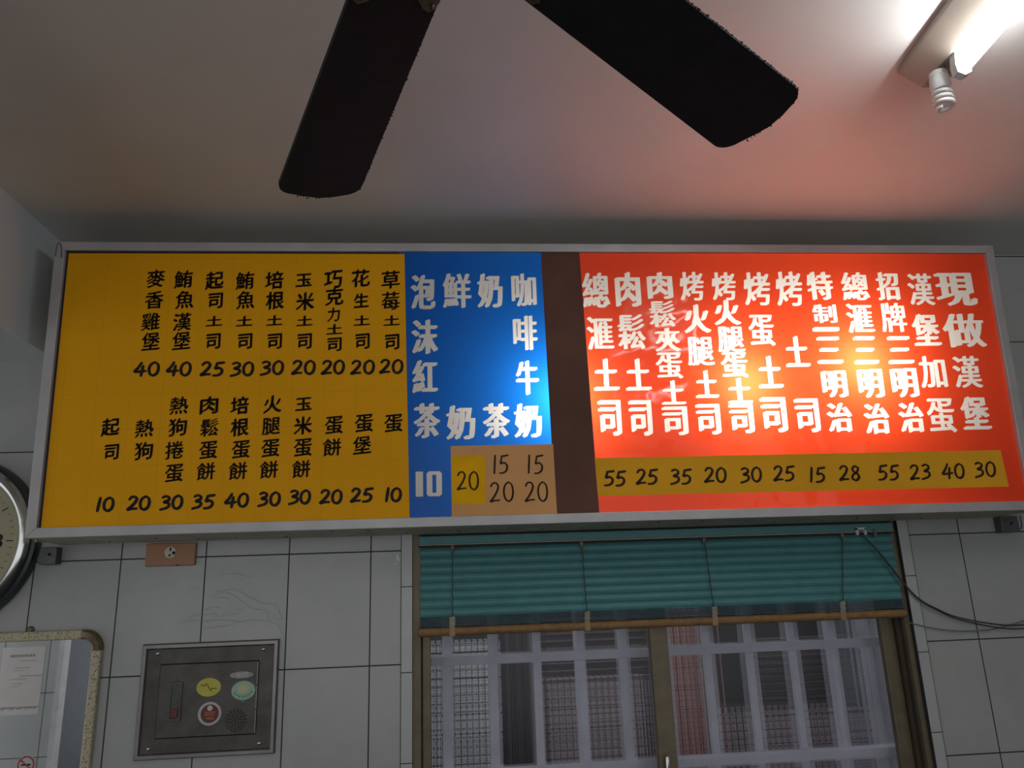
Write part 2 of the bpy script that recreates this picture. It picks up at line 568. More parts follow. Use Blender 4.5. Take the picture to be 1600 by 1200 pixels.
RED = [
    [('總', 355.6, 691.1, 84.4, 112.1), ('滙', 361.1, 555.2, 81.4, 103.3), ('土', 371.8, 428.5, 76.7, 97.0), ('司', 375.6, 298.1, 68.1, 105.9)],
    [('肉', 454.3, 693.1, 79.1, 110.5), ('鬆', 456.8, 559.6, 85.9, 109.8), ('土', 468.0, 427.4, 77.2, 97.3), ('司', 466.7, 296.6, 68.6, 106.2)],
    [('肉', 554.4, 705.3, 79.8, 86.5), ('鬆', 555.7, 615.4, 83.1, 83.0), ('夾', 565.3, 533.7, 78.6, 73.8), ('蛋', 564.4, 453.7, 81.9, 80.5), ('土', 570.3, 371.7, 73.5, 73.5), ('司', 569.4, 286.4, 76.8, 85.6)],
    [('烤', 654.3, 703.1, 76.4, 93.0), ('火', 661.5, 598.7, 83.6, 91.2), ('腿', 664.1, 497.1, 82.8, 89.5), ('土', 673.5, 395.7, 70.4, 83.9), ('司', 670.0, 289.5, 73.5, 91.7)],
    [('烤', 755.2, 703.0, 76.9, 91.3), ('火', 757.4, 618.6, 84.4, 81.7), ('腿', 761.3, 533.5, 83.7, 80.4), ('蛋', 764.7, 453.6, 83.1, 79.2), ('土', 772.6, 373.9, 74.7, 78.0), ('司', 771.2, 289.7, 74.1, 88.2)],
    [('烤', 860.0, 694.6, 85.6, 108.1), ('蛋', 860.3, 561.1, 80.6, 99.3), ('土', 872.5, 430.7, 75.7, 98.9), ('司', 871.2, 299.7, 78.7, 106.1)],
    [('烤', 962.3, 694.5, 86.3, 112.7), ('土', 963.8, 493.7, 76.6, 96.4), ('司', 973.8, 296.1, 75.3, 102.6)],
    [('特', 1062.5, 703.8, 84.9, 92.3), ('制', 1066.8, 613.3, 78.1, 59.8), ('一', 1064.6, 562.9, 85.9, 14.3), ('三', 1066.5, 496.8, 81.3, 84.8), ('明', 1070.3, 390.8, 80.5, 83.1), ('治', 1073.3, 288.7, 79.8, 89.2)],
    [('總', 1176.7, 702.7, 89.8, 92.7), ('滙', 1178.3, 598.3, 86.9, 95.0), ('三', 1181.9, 495.9, 77.9, 87.2), ('明', 1185.0, 391.3, 81.2, 89.4), ('治', 1188.9, 282.9, 80.4, 93.4)],
    [('招', 1283.7, 702.6, 75.8, 93.1), ('牌', 1287.8, 600.5, 83.5, 95.5), ('三', 1293.1, 495.5, 82.7, 87.5), ('明', 1293.4, 392.0, 86.0, 91.8), ('治', 1298.6, 285.0, 81.1, 91.9)],
    [('漢', 1390.9, 691.9, 84.8, 106.0), ('堡', 1388.3, 559.9, 90.0, 103.4), ('加', 1389.0, 425.0, 86.9, 100.8), ('蛋', 1394.3, 289.4, 89.9, 106.0)],
    [('現', 1506.9, 691.7, 136.8, 110.7), ('做', 1512.1, 557.1, 139.4, 110.0), ('漢', 1500.1, 423.8, 91.7, 101.2), ('堡', 1505.2, 295.5, 92.8, 102.7)],
]
STRIP_PRICES = [
    ('55', 378.2, 122.2, 54.0, 42.0),
    ('25', 471.3, 124.7, 54.4, 42.2),
    ('35', 571.6, 122.4, 54.8, 42.3),
    ('20', 674.4, 124.7, 55.2, 42.5),
    ('30', 779.7, 123.2, 55.7, 42.7),
    ('25', 880.3, 124.7, 56.1, 42.9),
    ('15', 980.8, 118.7, 56.5, 43.0),
    ('28', 1079.2, 121.0, 56.9, 43.2),
    ('55', 1199.9, 120.6, 57.5, 43.4),
    ('23', 1298.7, 119.7, 57.9, 43.5),
    ('40', 1402.2, 120.6, 58.4, 43.7),
    ('30', 1503.6, 122.8, 58.8, 43.9),
]
TAN_PRICES = [
    ('20', -41.3, 124.4, 54.0, 52.1),
    ('15', 52.1, 168.6, 43.7, 52.8),
    ('20', 53.6, 90.9, 54.2, 55.5),
    ('15', 150.9, 167.3, 44.1, 53.0),
    ('20', 151.7, 90.4, 54.7, 55.7),
]
BLUE_TEN = ('10', -150.7, 119.1, 73.2, 69.7)

# ------------------------------------------------------------------ palette
M_ceiling = mat('ceiling_paint', (0.80, 0.78, 0.74), 0.42, var=0.05, scale=2.5, bmp=0.12, bscale=45)
M_beam = mat('beam_paint', (0.62, 0.64, 0.66), 0.6, var=0.05, scale=3)
M_floor = tile_mat('floor_tiles', 0, 0, 0.3, 0.3, (0.50, 0.48, 0.44), veins=False)
M_tileL = tile_mat('wall_tiles_left', GX0, GZ, TW, TH, (0.425, 0.427, 0.412))
M_tileR = tile_mat('wall_tiles_right', GXR, GZ, TW, TH, (0.425, 0.427, 0.412))
M_trim = tile_mat('narrow_trim_tiles_left', -0.2455, 1.318, 0.0355, 0.25, (0.49, 0.50, 0.49), msize=0.0014, veins=False)
M_trim2 = tile_mat('narrow_trim_tiles_right', 1.4289, 1.310, 0.0375, 0.2365, (0.49, 0.50, 0.49), msize=0.0014, veins=False)
M_side = tile_mat('side_wall_tiles', 0, GZ, TW, TH, (0.60, 0.62, 0.62), veins=False)
M_front = tile_mat('front_wall_tiles', -2.40, 1.07, TW, TH, (0.66, 0.68, 0.68), veins=False)
M_plaster = mat('plaster', (0.15, 0.165, 0.185), 0.7, var=0.06)

M_alu = mat('sign_aluminium', (0.46, 0.45, 0.45), 0.42, 0.30, var=0.10, scale=9, bmp=0.05)
M_alu_dark = mat('sign_underside', (0.48, 0.44, 0.35), 0.65, 0.0, var=0.16, scale=12)
M_inner = mat('lightbox_white_inside', (0.20, 0.20, 0.19), 0.8, var=0.03)
M_black = mat('black_hole', (0.01, 0.01, 0.01), 0.9)
M_letter = sheet_mat('white_letter_film', (0.80, 0.76, 0.70), (0.93, 0.90, 0.86), 0.42, 0.25)
M_red = sheet_mat('red_sign_film', (0.72, 0.040, 0.022), (0.88, 0.080, 0.022), 0.50, 0.6, 0.10, 0.02)
M_blue = sheet_mat('blue_sign_film', (0.010, 0.085, 0.42), (0.010, 0.22, 0.90), 0.55, 0.5, 0.2)
M_ink = mat('black_paint', (0.018, 0.012, 0.010), 0.5)
M_marker = mat('brown_marker', (0.035, 0.020, 0.012), 0.6)
M_brown = mat('brown_film', (0.125, 0.054, 0.036), 0.5, var=0.18, scale=5, bmp=0.25, bscale=9)
M_tan = mat('tan_paper', (0.72, 0.38, 0.150), 0.85, var=0.08, scale=5)
M_ochre = mat('ochre_paper', (0.80, 0.405, 0.022), 0.85, var=0.06, scale=4)
M_sticky = mat('yellow_film', (0.88, 0.46, 0.006), 0.85, var=0.06)

for m_ in (M_brown, M_tan, M_ochre, M_sticky, M_ink, M_marker):
    m_.node_tree.nodes['Principled BSDF'].inputs['Specular IOR Level'].default_value = 0.15
def yellow_film():
    m, nt, b = new_mat('yellow_sign_film')
    co = objco(nt)
    f = noise(nt, co, 2.2, 4.0)
    base = ramp(nt, f, [(0.3, (0.82, 0.375, 0.004)), (0.7, (0.88, 0.405, 0.005))])
    # faint ruled pencil grid left by the sign writer
    sx = N(nt, 'ShaderNodeSeparateXYZ')
    nt.links.new(co, sx.inputs[0])
    cx = N(nt, 'ShaderNodeCombineXYZ')
    nt.links.new(math_(nt, 'ADD', sx.outputs[0], 9.0 + 0.031), cx.inputs[0])
    nt.links.new(math_(nt, 'ADD', sx.outputs[2], 9.0 + 0.012), cx.inputs[1])
    br = N(nt, 'ShaderNodeTexBrick')
    br.offset = 0.0
    for k, v in (('Scale', 1.0), ('Mortar Size', 0.0007), ('Mortar Smooth', 0.3), ('Brick Width', 0.0885), ('Row Height', 0.1)):
        br.inputs[k].default_value = v
    nt.links.new(cx.outputs[0], br.inputs['Vector'])
    worn = noise(nt, co, 6.0, 2.0)
    k = math_(nt, 'MULTIPLY', br.outputs['Fac'], math_(nt, 'MULTIPLY', worn, 0.30))
    base = mixc(nt, k, base, (0.12, 0.07, 0.01))
    nt.links.new(base, b.inputs['Base Color'])
    b.inputs['Roughness'].default_value = 0.55
    b.inputs['Specular IOR Level'].default_value = 0.12
    bump(nt, b, noise(nt, co, 4.0), 0.15, 0.004)
    return m
M_yellow = yellow_film()

M_chrome = mat('chrome', (0.62, 0.62, 0.60), 0.16, 1.0, var=0.08, scale=20)
M_case = mat('dark_green_case', (0.030, 0.040, 0.038), 0.35, var=0.2)
M_face = mat('cream_clock_face', (0.36, 0.33, 0.21), 0.5, var=0.05)
M_steel = mat('brushed_stainless', (0.085, 0.077, 0.072), 0.40, 0.6, var=0.25, scale=16, bmp=0.08, bscale=90)
M_steel_edge = mat('bright_stainless', (0.22, 0.21, 0.20), 0.32, 0.8, var=0.1)
M_bracket = mat('dark_steel', (0.10, 0.105, 0.10), 0.5, 0.5, var=0.25)
M_outlet = mat('salmon_plastic', (0.40, 0.19, 0.10), 0.5, var=0.06)
M_ivory = mat('ivory_plastic', (0.60, 0.56, 0.46), 0.4)
M_whitep = mat('white_plastic', (0.72, 0.72, 0.70), 0.35, var=0.04)
M_blade = mat('black_fan_blade', (0.009, 0.009, 0.012), 0.8, var=0.3, scale=25, bmp=0.2, bscale=140)
M_brass = mat('aged_brass', (0.20, 0.15, 0.09), 0.5, 0.6, var=0.3, scale=40)
M_dark = mat('dark_motor_paint', (0.05, 0.04, 0.035), 0.4, 0.3)
M_fixture = mat('fixture_enamel', (0.34, 0.29, 0.24), 0.45, var=0.07, scale=8)
M_cream = mat('spiral_glass', (0.74, 0.72, 0.69), 0.3, var=0.03)
M_frame_olive = mat('bronze_window_frame', (0.165, 0.135, 0.085), 0.45, 0.35, var=0.14, scale=22, bmp=0.05)
M_frame_dark = mat('bronze_frame_shadow_line', (0.02, 0.016, 0.012), 0.7)
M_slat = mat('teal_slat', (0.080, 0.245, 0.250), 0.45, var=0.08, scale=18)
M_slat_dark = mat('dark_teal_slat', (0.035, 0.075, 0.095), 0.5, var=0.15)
M_rail = mat('tan_rail', (0.27, 0.15, 0.060), 0.6, var=0.22, scale=60)
M_clip = mat('rail_clip_plastic', (0.34, 0.22, 0.11), 0.5)
M_cordlight = mat('beige_cord', (0.40, 0.35, 0.27), 0.8)
M_corddark = mat('dark_cord', (0.035, 0.038, 0.035), 0.7)
M_wire = mat('grey_wire', (0.16, 0.165, 0.155), 0.6)
M_grille = mat('pale_grille_paint', (0.72, 0.73, 0.80), 0.45, 0.0, var=0.08)
M_pink = tile_mat('pink_facade_tiles', 0, 0, 0.045, 0.022, (0.72, 0.36, 0.33), (0.20, 0.11, 0.11), 0.0015, False, 0.5)
M_block = tile_mat('pale_block_panel', 0, 0, 0.026, 0.034, (0.92, 0.92, 0.93), (0.05, 0.045, 0.06), 0.004, False, 0.4)
M_block2 = tile_mat('rosy_block_panel', 0, 0, 0.028, 0.034, (0.56, 0.46, 0.48), (0.10, 0.08, 0.10), 0.004, False, 0.5)
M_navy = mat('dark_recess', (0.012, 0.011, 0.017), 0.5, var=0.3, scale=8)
M_louvre = mat('louvre_slat', (0.15, 0.115, 0.12), 0.5, var=0.15)
M_darkstripe = mat('dark_gap', (0.035, 0.014, 0.018), 0.8)
M_ground = mat('alley_concrete', (0.25, 0.25, 0.25), 0.9)

def pane_mat():
    """pressed glass: a grid of little pillows that bend the view, with a dusty film on it"""
    m, nt, b = new_mat('patterned_glass')
    nt.nodes.remove(b)
    out = nt.nodes['Material Output']
    co = objco(nt)
    sx = N(nt, 'ShaderNodeSeparateXYZ')
    nt.links.new(co, sx.inputs[0])
    gx = math_(nt, 'SINE', math_(nt, 'MULTIPLY', sx.outputs[0], 2 * pi / 0.0205))
    gz = math_(nt, 'SINE', math_(nt, 'MULTIPLY', sx.outputs[2], 2 * pi / 0.0225))
    bp = N(nt, 'ShaderNodeBump')
    bp.inputs['Strength'].default_value = 1.0
    bp.inputs['Distance'].default_value = 0.00035
    nt.links.new(math_(nt, 'ADD', gx, gz), bp.inputs['Height'])
    rf = N(nt, 'ShaderNodeBsdfRefraction')
    rf.inputs['Color'].default_value = (0.90, 0.90, 0.94, 1)
    rf.inputs['Roughness'].default_value = 0.0
    rf.inputs['IOR'].default_value = 1.25
    nt.links.new(bp.outputs[0], rf.inputs['Normal'])
    tr = N(nt, 'ShaderNodeBsdfTransparent')
    tr.inputs[0].default_value = (0.90, 0.90, 0.94, 1)
    m0 = N(nt, 'ShaderNodeMixShader')
    m0.inputs[0].default_value = 0.6
    nt.links.new(tr.outputs[0], m0.inputs[1])
    nt.links.new(rf.outputs[0], m0.inputs[2])
    dd = N(nt, 'ShaderNodeBsdfDiffuse')
    dd.inputs[0].default_value = (0.50, 0.50, 0.58, 1)
    mx = N(nt, 'ShaderNodeMixShader')
    nt.links.new(math_(nt, 'ADD', math_(nt, 'MULTIPLY', noise(nt, co, 2.2, 4.0), 0.07), 0.0), mx.inputs[0])
    nt.links.new(m0.outputs[0], mx.inputs[1])
    nt.links.new(dd.outputs[0], mx.inputs[2])
    gl = N(nt, 'ShaderNodeBsdfGlossy')
    gl.inputs['Roughness'].default_value = 0.2
    m2 = N(nt, 'ShaderNodeMixShader')
    m2.inputs[0].default_value = 0.03
    nt.links.new(mx.outputs[0], m2.inputs[1])
    nt.links.new(gl.outputs[0], m2.inputs[2])
    nt.links.new(m2.outputs[0], out.inputs[0])
    return m
M_pane = pane_mat()

def mirror_mat():
    m, nt, b = new_mat('silvered_glass')
    b.inputs['Metallic'].default_value = 1.0
    co = objco(nt)
    nt.links.new(ramp(nt, noise(nt, co, 4.0), [(0.3, (0.84, 0.86, 0.87)), (0.7, (0.88, 0.89, 0.90))]), b.inputs['Base Color'])
    b.inputs['Roughness'].default_value = 0.012
    return m
M_mirror = mirror_mat()

def speckle():
    m, nt, b = new_mat('speckled_cream_frame')
    co = objco(nt)
    f = noise(nt, co, 210.0, 2.0)
    nt.links.new(ramp(nt, f, [(0.36, (0.20, 0.15, 0.08)), (0.42, (0.34, 0.28, 0.17)), (0.47, (0.50, 0.45, 0.31))]), b.inputs['Base Color'])
    b.inputs['Roughness'].default_value = 0.4
    return m
M_speckle = speckle()

def glow(name, col, strength):
    m, nt, b = new_mat(name)
    co = objco(nt)
    nt.links.new(ramp(nt, noise(nt, co, 3.0), [(0.0, tuple(c * .98 for c in col)), (1.0, col)]), b.inputs['Emission Color'])
    b.inputs['Base Color'].default_value = (0.9, 0.9, 0.9, 1)
    b.inputs['Emission Strength'].default_value = strength
    return m
M_tube = glow('lit_tube', (0.93, 0.97, 1.0), TUBE_GLOW)

def struct(o, label=None):
    return tag(o, label, None, None, 'structure')

# ================================================================== THE ROOM
XL, XR, YF = -3.6, 4.2, -6.5
OX0, OX1, OZ0, OZ1 = -0.211, 1.392, 0.86, 1.737     # window opening

struct(link_mesh('floor', bx(XL, XR, YF, 0, -0.1, 0), M_floor))
struct(link_mesh('ceiling', bx(XL - .12, XR + .12, YF, 0.12, CEIL, CEIL + 0.12), M_ceiling))
bm = bmesh.new()
for (x0, x1, z0, z1, mi) in ((XL, OX0, 0, CEIL, 0), (OX0, 0.6, 0, OZ0, 0), (0.6, OX1, 0, OZ0, 1), (OX1, XR, 0, CEIL, 1),
                             (OX0, 0.6, OZ1, CEIL, 0), (0.6, OX1, OZ1, CEIL, 1)):
    n0 = len(bm.faces)
    box(bm, x0, x1, 0, 0.12, z0, z1)
    bm.faces.ensure_lookup_table()
    for f in bm.faces[n0:]:
        f.material_index = mi
wall = struct(link_mesh('wall_back', bm, [M_tileL, M_tileR]))
# chips of white paint stuck to the tile beside the window
bm = bmesh.new()
for (x, z, w, h) in ((-.257, 1.661, .006, .010), (-.254, 1.651, .008, .007), (-.262, 1.640, .006, .003), (-.259, 1.655, .005, .006)):
    box(bm, x - w / 2, x + w / 2, -0.0012, 0.0, z - h / 2, z + h / 2, 0.0005)
link_mesh('paint_chip', bm, M_whitep, wall)
# faint pencil scribble on the tiles above the control box
PENCIL = [
    [(-0.794, 1.62), (-0.777, 1.625), (-0.759, 1.626), (-0.741, 1.624), (-0.72, 1.617), (-0.703, 1.612)],
    [(-0.823, 1.56), (-0.8, 1.566), (-0.781, 1.575), (-0.761, 1.579), (-0.741, 1.578), (-0.724, 1.568), (-0.703, 1.554), (-0.683, 1.545), (-0.669, 1.537), (-0.649, 1.532), (-0.626, 1.531), (-0.615, 1.516), (-0.604, 1.49), (-0.594, 1.486)],
    [(-0.804, 1.576), (-0.784, 1.572), (-0.757, 1.564), (-0.733, 1.55), (-0.712, 1.533), (-0.695, 1.521), (-0.675, 1.517), (-0.652, 1.514), (-0.644, 1.501), (-0.644, 1.487), (-0.6, 1.486)],
    [(-0.902, 1.483), (-0.877, 1.492), (-0.844, 1.492), (-0.824, 1.488), (-0.795, 1.491), (-0.762, 1.489), (-0.726, 1.483), (-0.696, 1.487), (-0.663, 1.484), (-0.637, 1.478), (-0.616, 1.471), (-0.602, 1.451), (-0.596, 1.432)],
    [(-0.877, 1.5), (-0.852, 1.509), (-0.826, 1.508), (-0.803, 1.51), (-0.789, 1.5), (-0.763, 1.506), (-0.731, 1.508)],
    [(-0.833, 1.466), (-0.8, 1.47), (-0.771, 1.472), (-0.745, 1.477), (-0.726, 1.483)],
    [(-0.833, 1.521), (-0.807, 1.528), (-0.784, 1.526)],
    [(-0.886, 1.573), (-0.87, 1.583), (-0.855, 1.59)],
    [(-0.741, 1.524), (-0.721, 1.514)],
    [(-0.806, 1.554), (-0.783, 1.556), (-0.763, 1.553)],
]
bm = bmesh.new()
for line in PENCIL:
    P = catmull([(x_, -0.0006, z_) for x_, z_ in line], 6)
    for a_, b_ in zip(P, P[1:]):
        d_ = (b_ - a_).normalized()
        n_ = Vector((-d_.z, 0, d_.x)) * random.uniform(.0005, .0010)
        bm.faces.new([bm.verts.new(q_) for q_ in (a_ + n_, a_ - n_, b_ - n_, b_ + n_)])
link_mesh('pencil_scribble', bm, mat('pencil_grey', (0.27, 0.275, 0.275), 0.8), wall)
bm = bmesh.new()
for y0_, y1_, z0_, z1_ in ((YF, -2.75, 0, CEIL), (-2.75, -0.25, 2.31, CEIL), (-0.25, 0.0, 0, CEIL)):  # gap is an unseen doorway added to let daylight in
    box(bm, XL - .12, XL, y0_, y1_, z0_, z1_)
struct(link_mesh('wall_left', bm, M_plaster))
struct(link_mesh('wall_right', bx(XR, XR + .12, YF, 0.0, 0, CEIL), M_plaster))
bm = bx(-3.1, -2.345, -2.46, -2.4, 0, 2.31)
struct(link_mesh('wall_front', bm, M_front))
struct(link_mesh('trim_3', bx(-2.345, -2.318, -2.465, -2.392, 0, 2.31), mat('white_corner_strip', (0.78, 0.79, 0.80), 0.4)))
struct(link_mesh('ceiling_beam', bx(-3.58, -1.345, -2.75, -0.0, 2.311, CEIL), M_beam))
struct(link_mesh('trim_1', bx(-0.2462, OX0, -0.004, 0.03, 0.0, OZ1), M_trim))
struct(link_mesh('trim_2', bx(OX1 - 0.001, 1.4295, -0.004, 0.03, 0.0, OZ1), M_trim2))

# ------------------------------------------------------------------ window
win = bpy.data.objects.new('window_1', None)
COL.objects.link(win)
win.location = (0.6, 0.06, OZ0)
struct(win, 'bronze sliding window with patterned glass below the teal blind')
def wpart(name, bm, m, parent=win):
    bmesh.ops.translate(bm, vec=(-0.6, -0.06, -OZ0), verts=bm.verts[:])
    return link_mesh(name, bm, m, parent)
bm = bmesh.new()
box(bm, OX0, -0.186, 0.012, 0.118, OZ0, OZ1)
box(bm, 1.374, OX1, 0.012, 0.118, OZ0, OZ1)
box(bm, -0.186, 1.374, 0.012, 0.118, OZ0, OZ0 + 0.03)
box(bm, -0.186, 1.374, 0.03, 0.118, OZ1 - 0.03, OZ1)
wpart('window_frame', bm, M_frame_olive)
bm = bmesh.new()
box(bm, -0.186, -0.182, 0.03, 0.034, OZ0 + .03, OZ1 - .03)
box(bm, 1.366, 1.374, 0.03, 0.034, OZ0 + .03, OZ1 - .03)
wpart('sash_shadow_line', bm, M_frame_dark)  # dark strips drawn as shadow lines beside the sashes
def sheet_xz(x0, x1, y, z0, z1):
    bm = bmesh.new()
    bm.faces.new([bm.verts.new(p) for p in ((x0, y, z0), (x1, y, z0), (x1, y, z1), (x0, y, z1))])
    return bm
def sash(x0, x1, y0, y1, sl, sr):
    bm = bmesh.new()
    box(bm, x0, x0 + sl, y0, y1, OZ0 + .032, OZ1 - .032, 0.002)
    box(bm, x1 - sr, x1, y0, y1, OZ0 + .032, OZ1 - .032, 0.002)
    box(bm, x0 + sl, x1 - sr, y0, y1, OZ0 + .032, OZ0 + .075)
    box(bm, x0 + sl, x1 - sr, y0, y1, OZ1 - .06, OZ1 - .032)
    s = wpart('sash', bm, M_frame_olive)
    ym = (y0 + y1) / 2
    p = wpart('glass_pane', sheet_xz(x0 + sl - .002, x1 - sr + .002, ym, OZ0 + .073, OZ1 - .058), M_pane, s)
    return s
sL = sash(-0.182, 0.592, 0.036, 0.062, 0.026, 0.056)
sR = sash(0.540, 1.367, 0.070, 0.096, 0.056, 0.044)
bm = bmesh.new()
tube(bm, catmull([(0.560, 0.034, 1.03), (0.556, 0.016, 1.045), (0.554, 0.012, 1.015), (0.556, 0.016, 0.975), (0.560, 0.034, 0.965)], 5), 0.006, 8)
wpart('finger_latch', bm, M_chrome, sL)

# ------------------------------------------------------------------ venetian blind
bl = thing('venetian_blind', 'teal slatted blind half lowered over the bronze window', 'blind', (0.6, 0.0, 1.418))
def bpart(name, bm, m, parent=bl):
    bmesh.ops.translate(bm, vec=(-0.6, 0.0, -1.418), verts=bm.verts[:])
    return link_mesh(name, bm, m, parent)
BX0, BX1 = -0.190, 1.376
bpart('headrail', bx(BX0, BX1, -0.006, 0.028, 1.693, 1.720, 0.003), M_slat)
bpart('headrail_shadow_gap', bx(BX0, BX1, 0.000, 0.022, 1.722, 1.734), M_frame_dark).name = 'top_shadow_strip'  # dark strip painted in for the shade under the lintel
bpart('valance_edge', bx(BX0, BX1, -0.009, -0.005, 1.6905, 1.6935), M_cordlight)
bpart('headrail_gap_shade', bx(BX0, BX1, -0.0085, -0.002, 1.6845, 1.6905), M_frame_dark)  # dark strip standing in for the shaded gap below the headrail
ns = 8
for k in range(ns):
    zt = 1.686 - k * 0.0262
    bm = bmesh.new()
    rows = []
    for i in range(7):
        t = i / 6
        z = zt - t * 0.0285
        y = 0.010 - 0.0065 * sin(pi * t) - 0.006 * t + 0.002
        rows.append((y, z))
    a = [[bm.verts.new((x, y, z)) for (y, z) in rows] for x in (BX0 + .004, BX1 - .004)]
    b = [[bm.verts.new((x, y + 0.0012, z)) for (y, z) in rows] for x in (BX0 + .004, BX1 - .004)]
    for i in range(6):
        bm.faces.new((a[0][i], a[1][i], a[1][i + 1], a[0][i + 1]))
        bm.faces.new((b[0][i], b[0][i + 1], b[1][i + 1], b[1][i]))
    for j in (0, 1):
        for i in range(6):
            bm.faces.new((a[j][i], a[j][i + 1], b[j][i + 1], b[j][i]))
    for i in (0, 6):
        bm.faces.new((a[0][i], b[0][i], b[1][i], a[1][i]))
    bmesh.ops.recalc_face_normals(bm, faces=bm.faces[:])
    bpart('slat', bm, M_slat)
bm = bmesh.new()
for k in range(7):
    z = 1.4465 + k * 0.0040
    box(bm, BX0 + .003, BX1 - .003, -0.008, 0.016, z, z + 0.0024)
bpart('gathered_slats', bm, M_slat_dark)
bm = bmesh.new()
lathe(bm, [(0.0, BX0 - .002), (0.011, BX0 - .002), (0.0135, BX0 + .002), (0.0135, BX1 - .002), (0.011, BX1 + .002), (0.0, BX1 + .002)], 20, 'X', (0, 0.004, 1.431))
rail = bpart('bottom_rail', bm, M_rail)
for x0, x1 in ((-.085, -.089), (.326, .330), (.728, .738), (1.196, 1.160)):
    bm = bmesh.new()
    pts = [(x0 + (x1 - x0) * t + 0.0012 * sin(t * 40), -0.0095 + 0.001 * cos(t * 37), 1.690 - t * 0.245) for t in [i / 40 for i in range(41)]]
    tube(bm, pts, 0.0016, 6)
    bpart('ladder_cord', bm, M_corddark)
    bm = bmesh.new()
    pts = []
    for i in range(60):
        t = i / 59
        pts.append((x1 + 0.009 * sin(t * 38), -0.0125 + 0.002 * cos(t * 21), 1.474 - t * 0.028))
    tube(bm, pts, 0.0016, 6)
    bpart('gathered_cord', bm, M_cordlight)
    bpart('rail_clip', bx(x1 - .009, x1 + .009, -0.0115, 0.010, 1.4168, 1.4460, 0.002), M_clip)
    bpart('cord_guide', bx(x0 - .005, x0 + .005, -0.0105, 0.0, 1.667, 1.688, 0.001), M_brass)
bm = bmesh.new()
box(bm, 1.243, 1.249, -0.016, -0.006, 1.682, 1.704)
box(bm, 1.270, 1.276, -0.016, -0.006, 1.682, 1.704)
box(bm, 1.243, 1.276, -0.016, -0.006, 1.699, 1.706)
bpart('cord_lock', bm, M_whitep)
bpart('tilt_stem', bx(1.303, 1.311, -0.018, -0.006, 1.672, 1.699, 0.002), M_wire)
for off, r in ((0.0, 0.0022), (0.006, 0.0020)):
    bm = bmesh.new()
    P = [(1.258, -0.014, 1.684), (1.290, -0.018, 1.645), (1.322 - off * .4, -0.018, 1.604 - off * .3), (1.405 - off * .3, -0.016, 1.487 - off * .4), (1.478, -0.016, 1.438 - off * .7),
         (1.55, -0.014, 1.409 - off), (1.676, -0.014, 1.384 - off * 1.6), (1.764, -0.014, 1.380 - off * 1.9), (1.90, -0.014, 1.388 - off * 1.2), (2.10, -0.014, 1.425), (2.32, -0.014, 1.500), (2.50, -0.012, 1.586)]
    tube(bm, catmull(P, 8), r, 8)
    bpart('pull_cord', bm, M_corddark)

w = link_mesh('wire', tube(bmesh.new(), catmull([(1.372, -0.006, 1.402), (1.392, -0.008, 1.397), (1.46, -0.008, 1.380), (1.542, -0.008, 1.369), (1.62, -0.008, 1.368), (1.674, -0.008, 1.373), (1.767, -0.009, 1.392), (1.90, -0.006, 1.432), (2.06, -0.002, 1.50)], 8), 0.0019, 8), M_wire)
tag(w, 'thin grey wire sagging across the tiles right of the window, under the twin pull cords', 'wire')

hk = thing('wall_hook', 'small steel hook on the tiles holding the blind cords, far right', 'hook', (2.5, 0.0, 1.58))
link_mesh('hook_plate', lathe(bmesh.new(), [(0.0, -0.004), (0.010, -0.004), (0.012, 0.0), (0.0, 0.0)], 20, 'Y', (0, 0, 0.012)), M_chrome, hk)
link_mesh('hook_arm', tube(bmesh.new(), catmull([(0, -0.003, 0.012), (0, -0.016, 0.008), (0, -0.022, 0.0), (0, -0.024, 0.010)], 5), 0.002, 8), M_chrome, hk)

# ------------------------------------------------------------------ outside the window
gr = thing('window_grille', 'pale painted metal security bars outside the patterned glass', 'window grille', (0.6, 0.2, 0.7))
def gpart(name, bm, m, parent=gr):
    bmesh.ops.translate(bm, vec=(-0.6, -0.2, -0.7), verts=bm.verts[:])
    return link_mesh(name, bm, m, parent)
for z in (1.332, 0.990, 1.70, 0.72):
    gpart('cross_bar', bx(-0.35, 1.62, 0.186, 0.212, z - .0165, z + .0165, 0.002), M_grille)
for x in (-.106, .045, .190, .338, .484, .628, .773, .920, 1.073, 1.212, 1.355):
    gpart('upright_bar', bx(x - .0155, x + .0155, 0.2125, 0.262, 0.70, 1.74, 0.002), M_grille)

nb = thing('neighbouring_building', 'rosy tiled house wall with dark louvres and pale block panels outside window', 'building', (0.7, 1.0, 0.0))
def npart(name, bm, m, parent=nb):
    bmesh.ops.translate(bm, vec=(-0.7, -1.0, 0), verts=bm.verts[:])
    return link_mesh(name, bm, m, parent)
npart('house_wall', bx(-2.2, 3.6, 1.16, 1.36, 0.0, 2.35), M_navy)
npart('pale_block_panel', bx(-0.6, 0.10, 1.02, 1.12, 0.0, 1.34), M_block)
npart('rosy_block_panel', bx(0.30, 0.74, 1.02, 1.12, 0.0, 1.17), M_block2)
npart('rosy_block_panel', bx(1.02, 2.6, 1.04, 1.12, 0.0, 1.02), M_block2)
bm = bmesh.new()
for k in range(8):
    x = 0.775 + k * 0.030
    box(bm, x, x + 0.0185, 1.00, 1.10, 0.0, 1.42)
npart('fluted_pillar', bm, M_pink)
npart('pillar_core', bx(0.77, 1.015, 1.03, 1.14, 0.0, 1.42), M_darkstripe)
npart('pillar_cap', bx(0.765, 1.02, 1.00, 1.12, 1.43, 2.2), M_block)
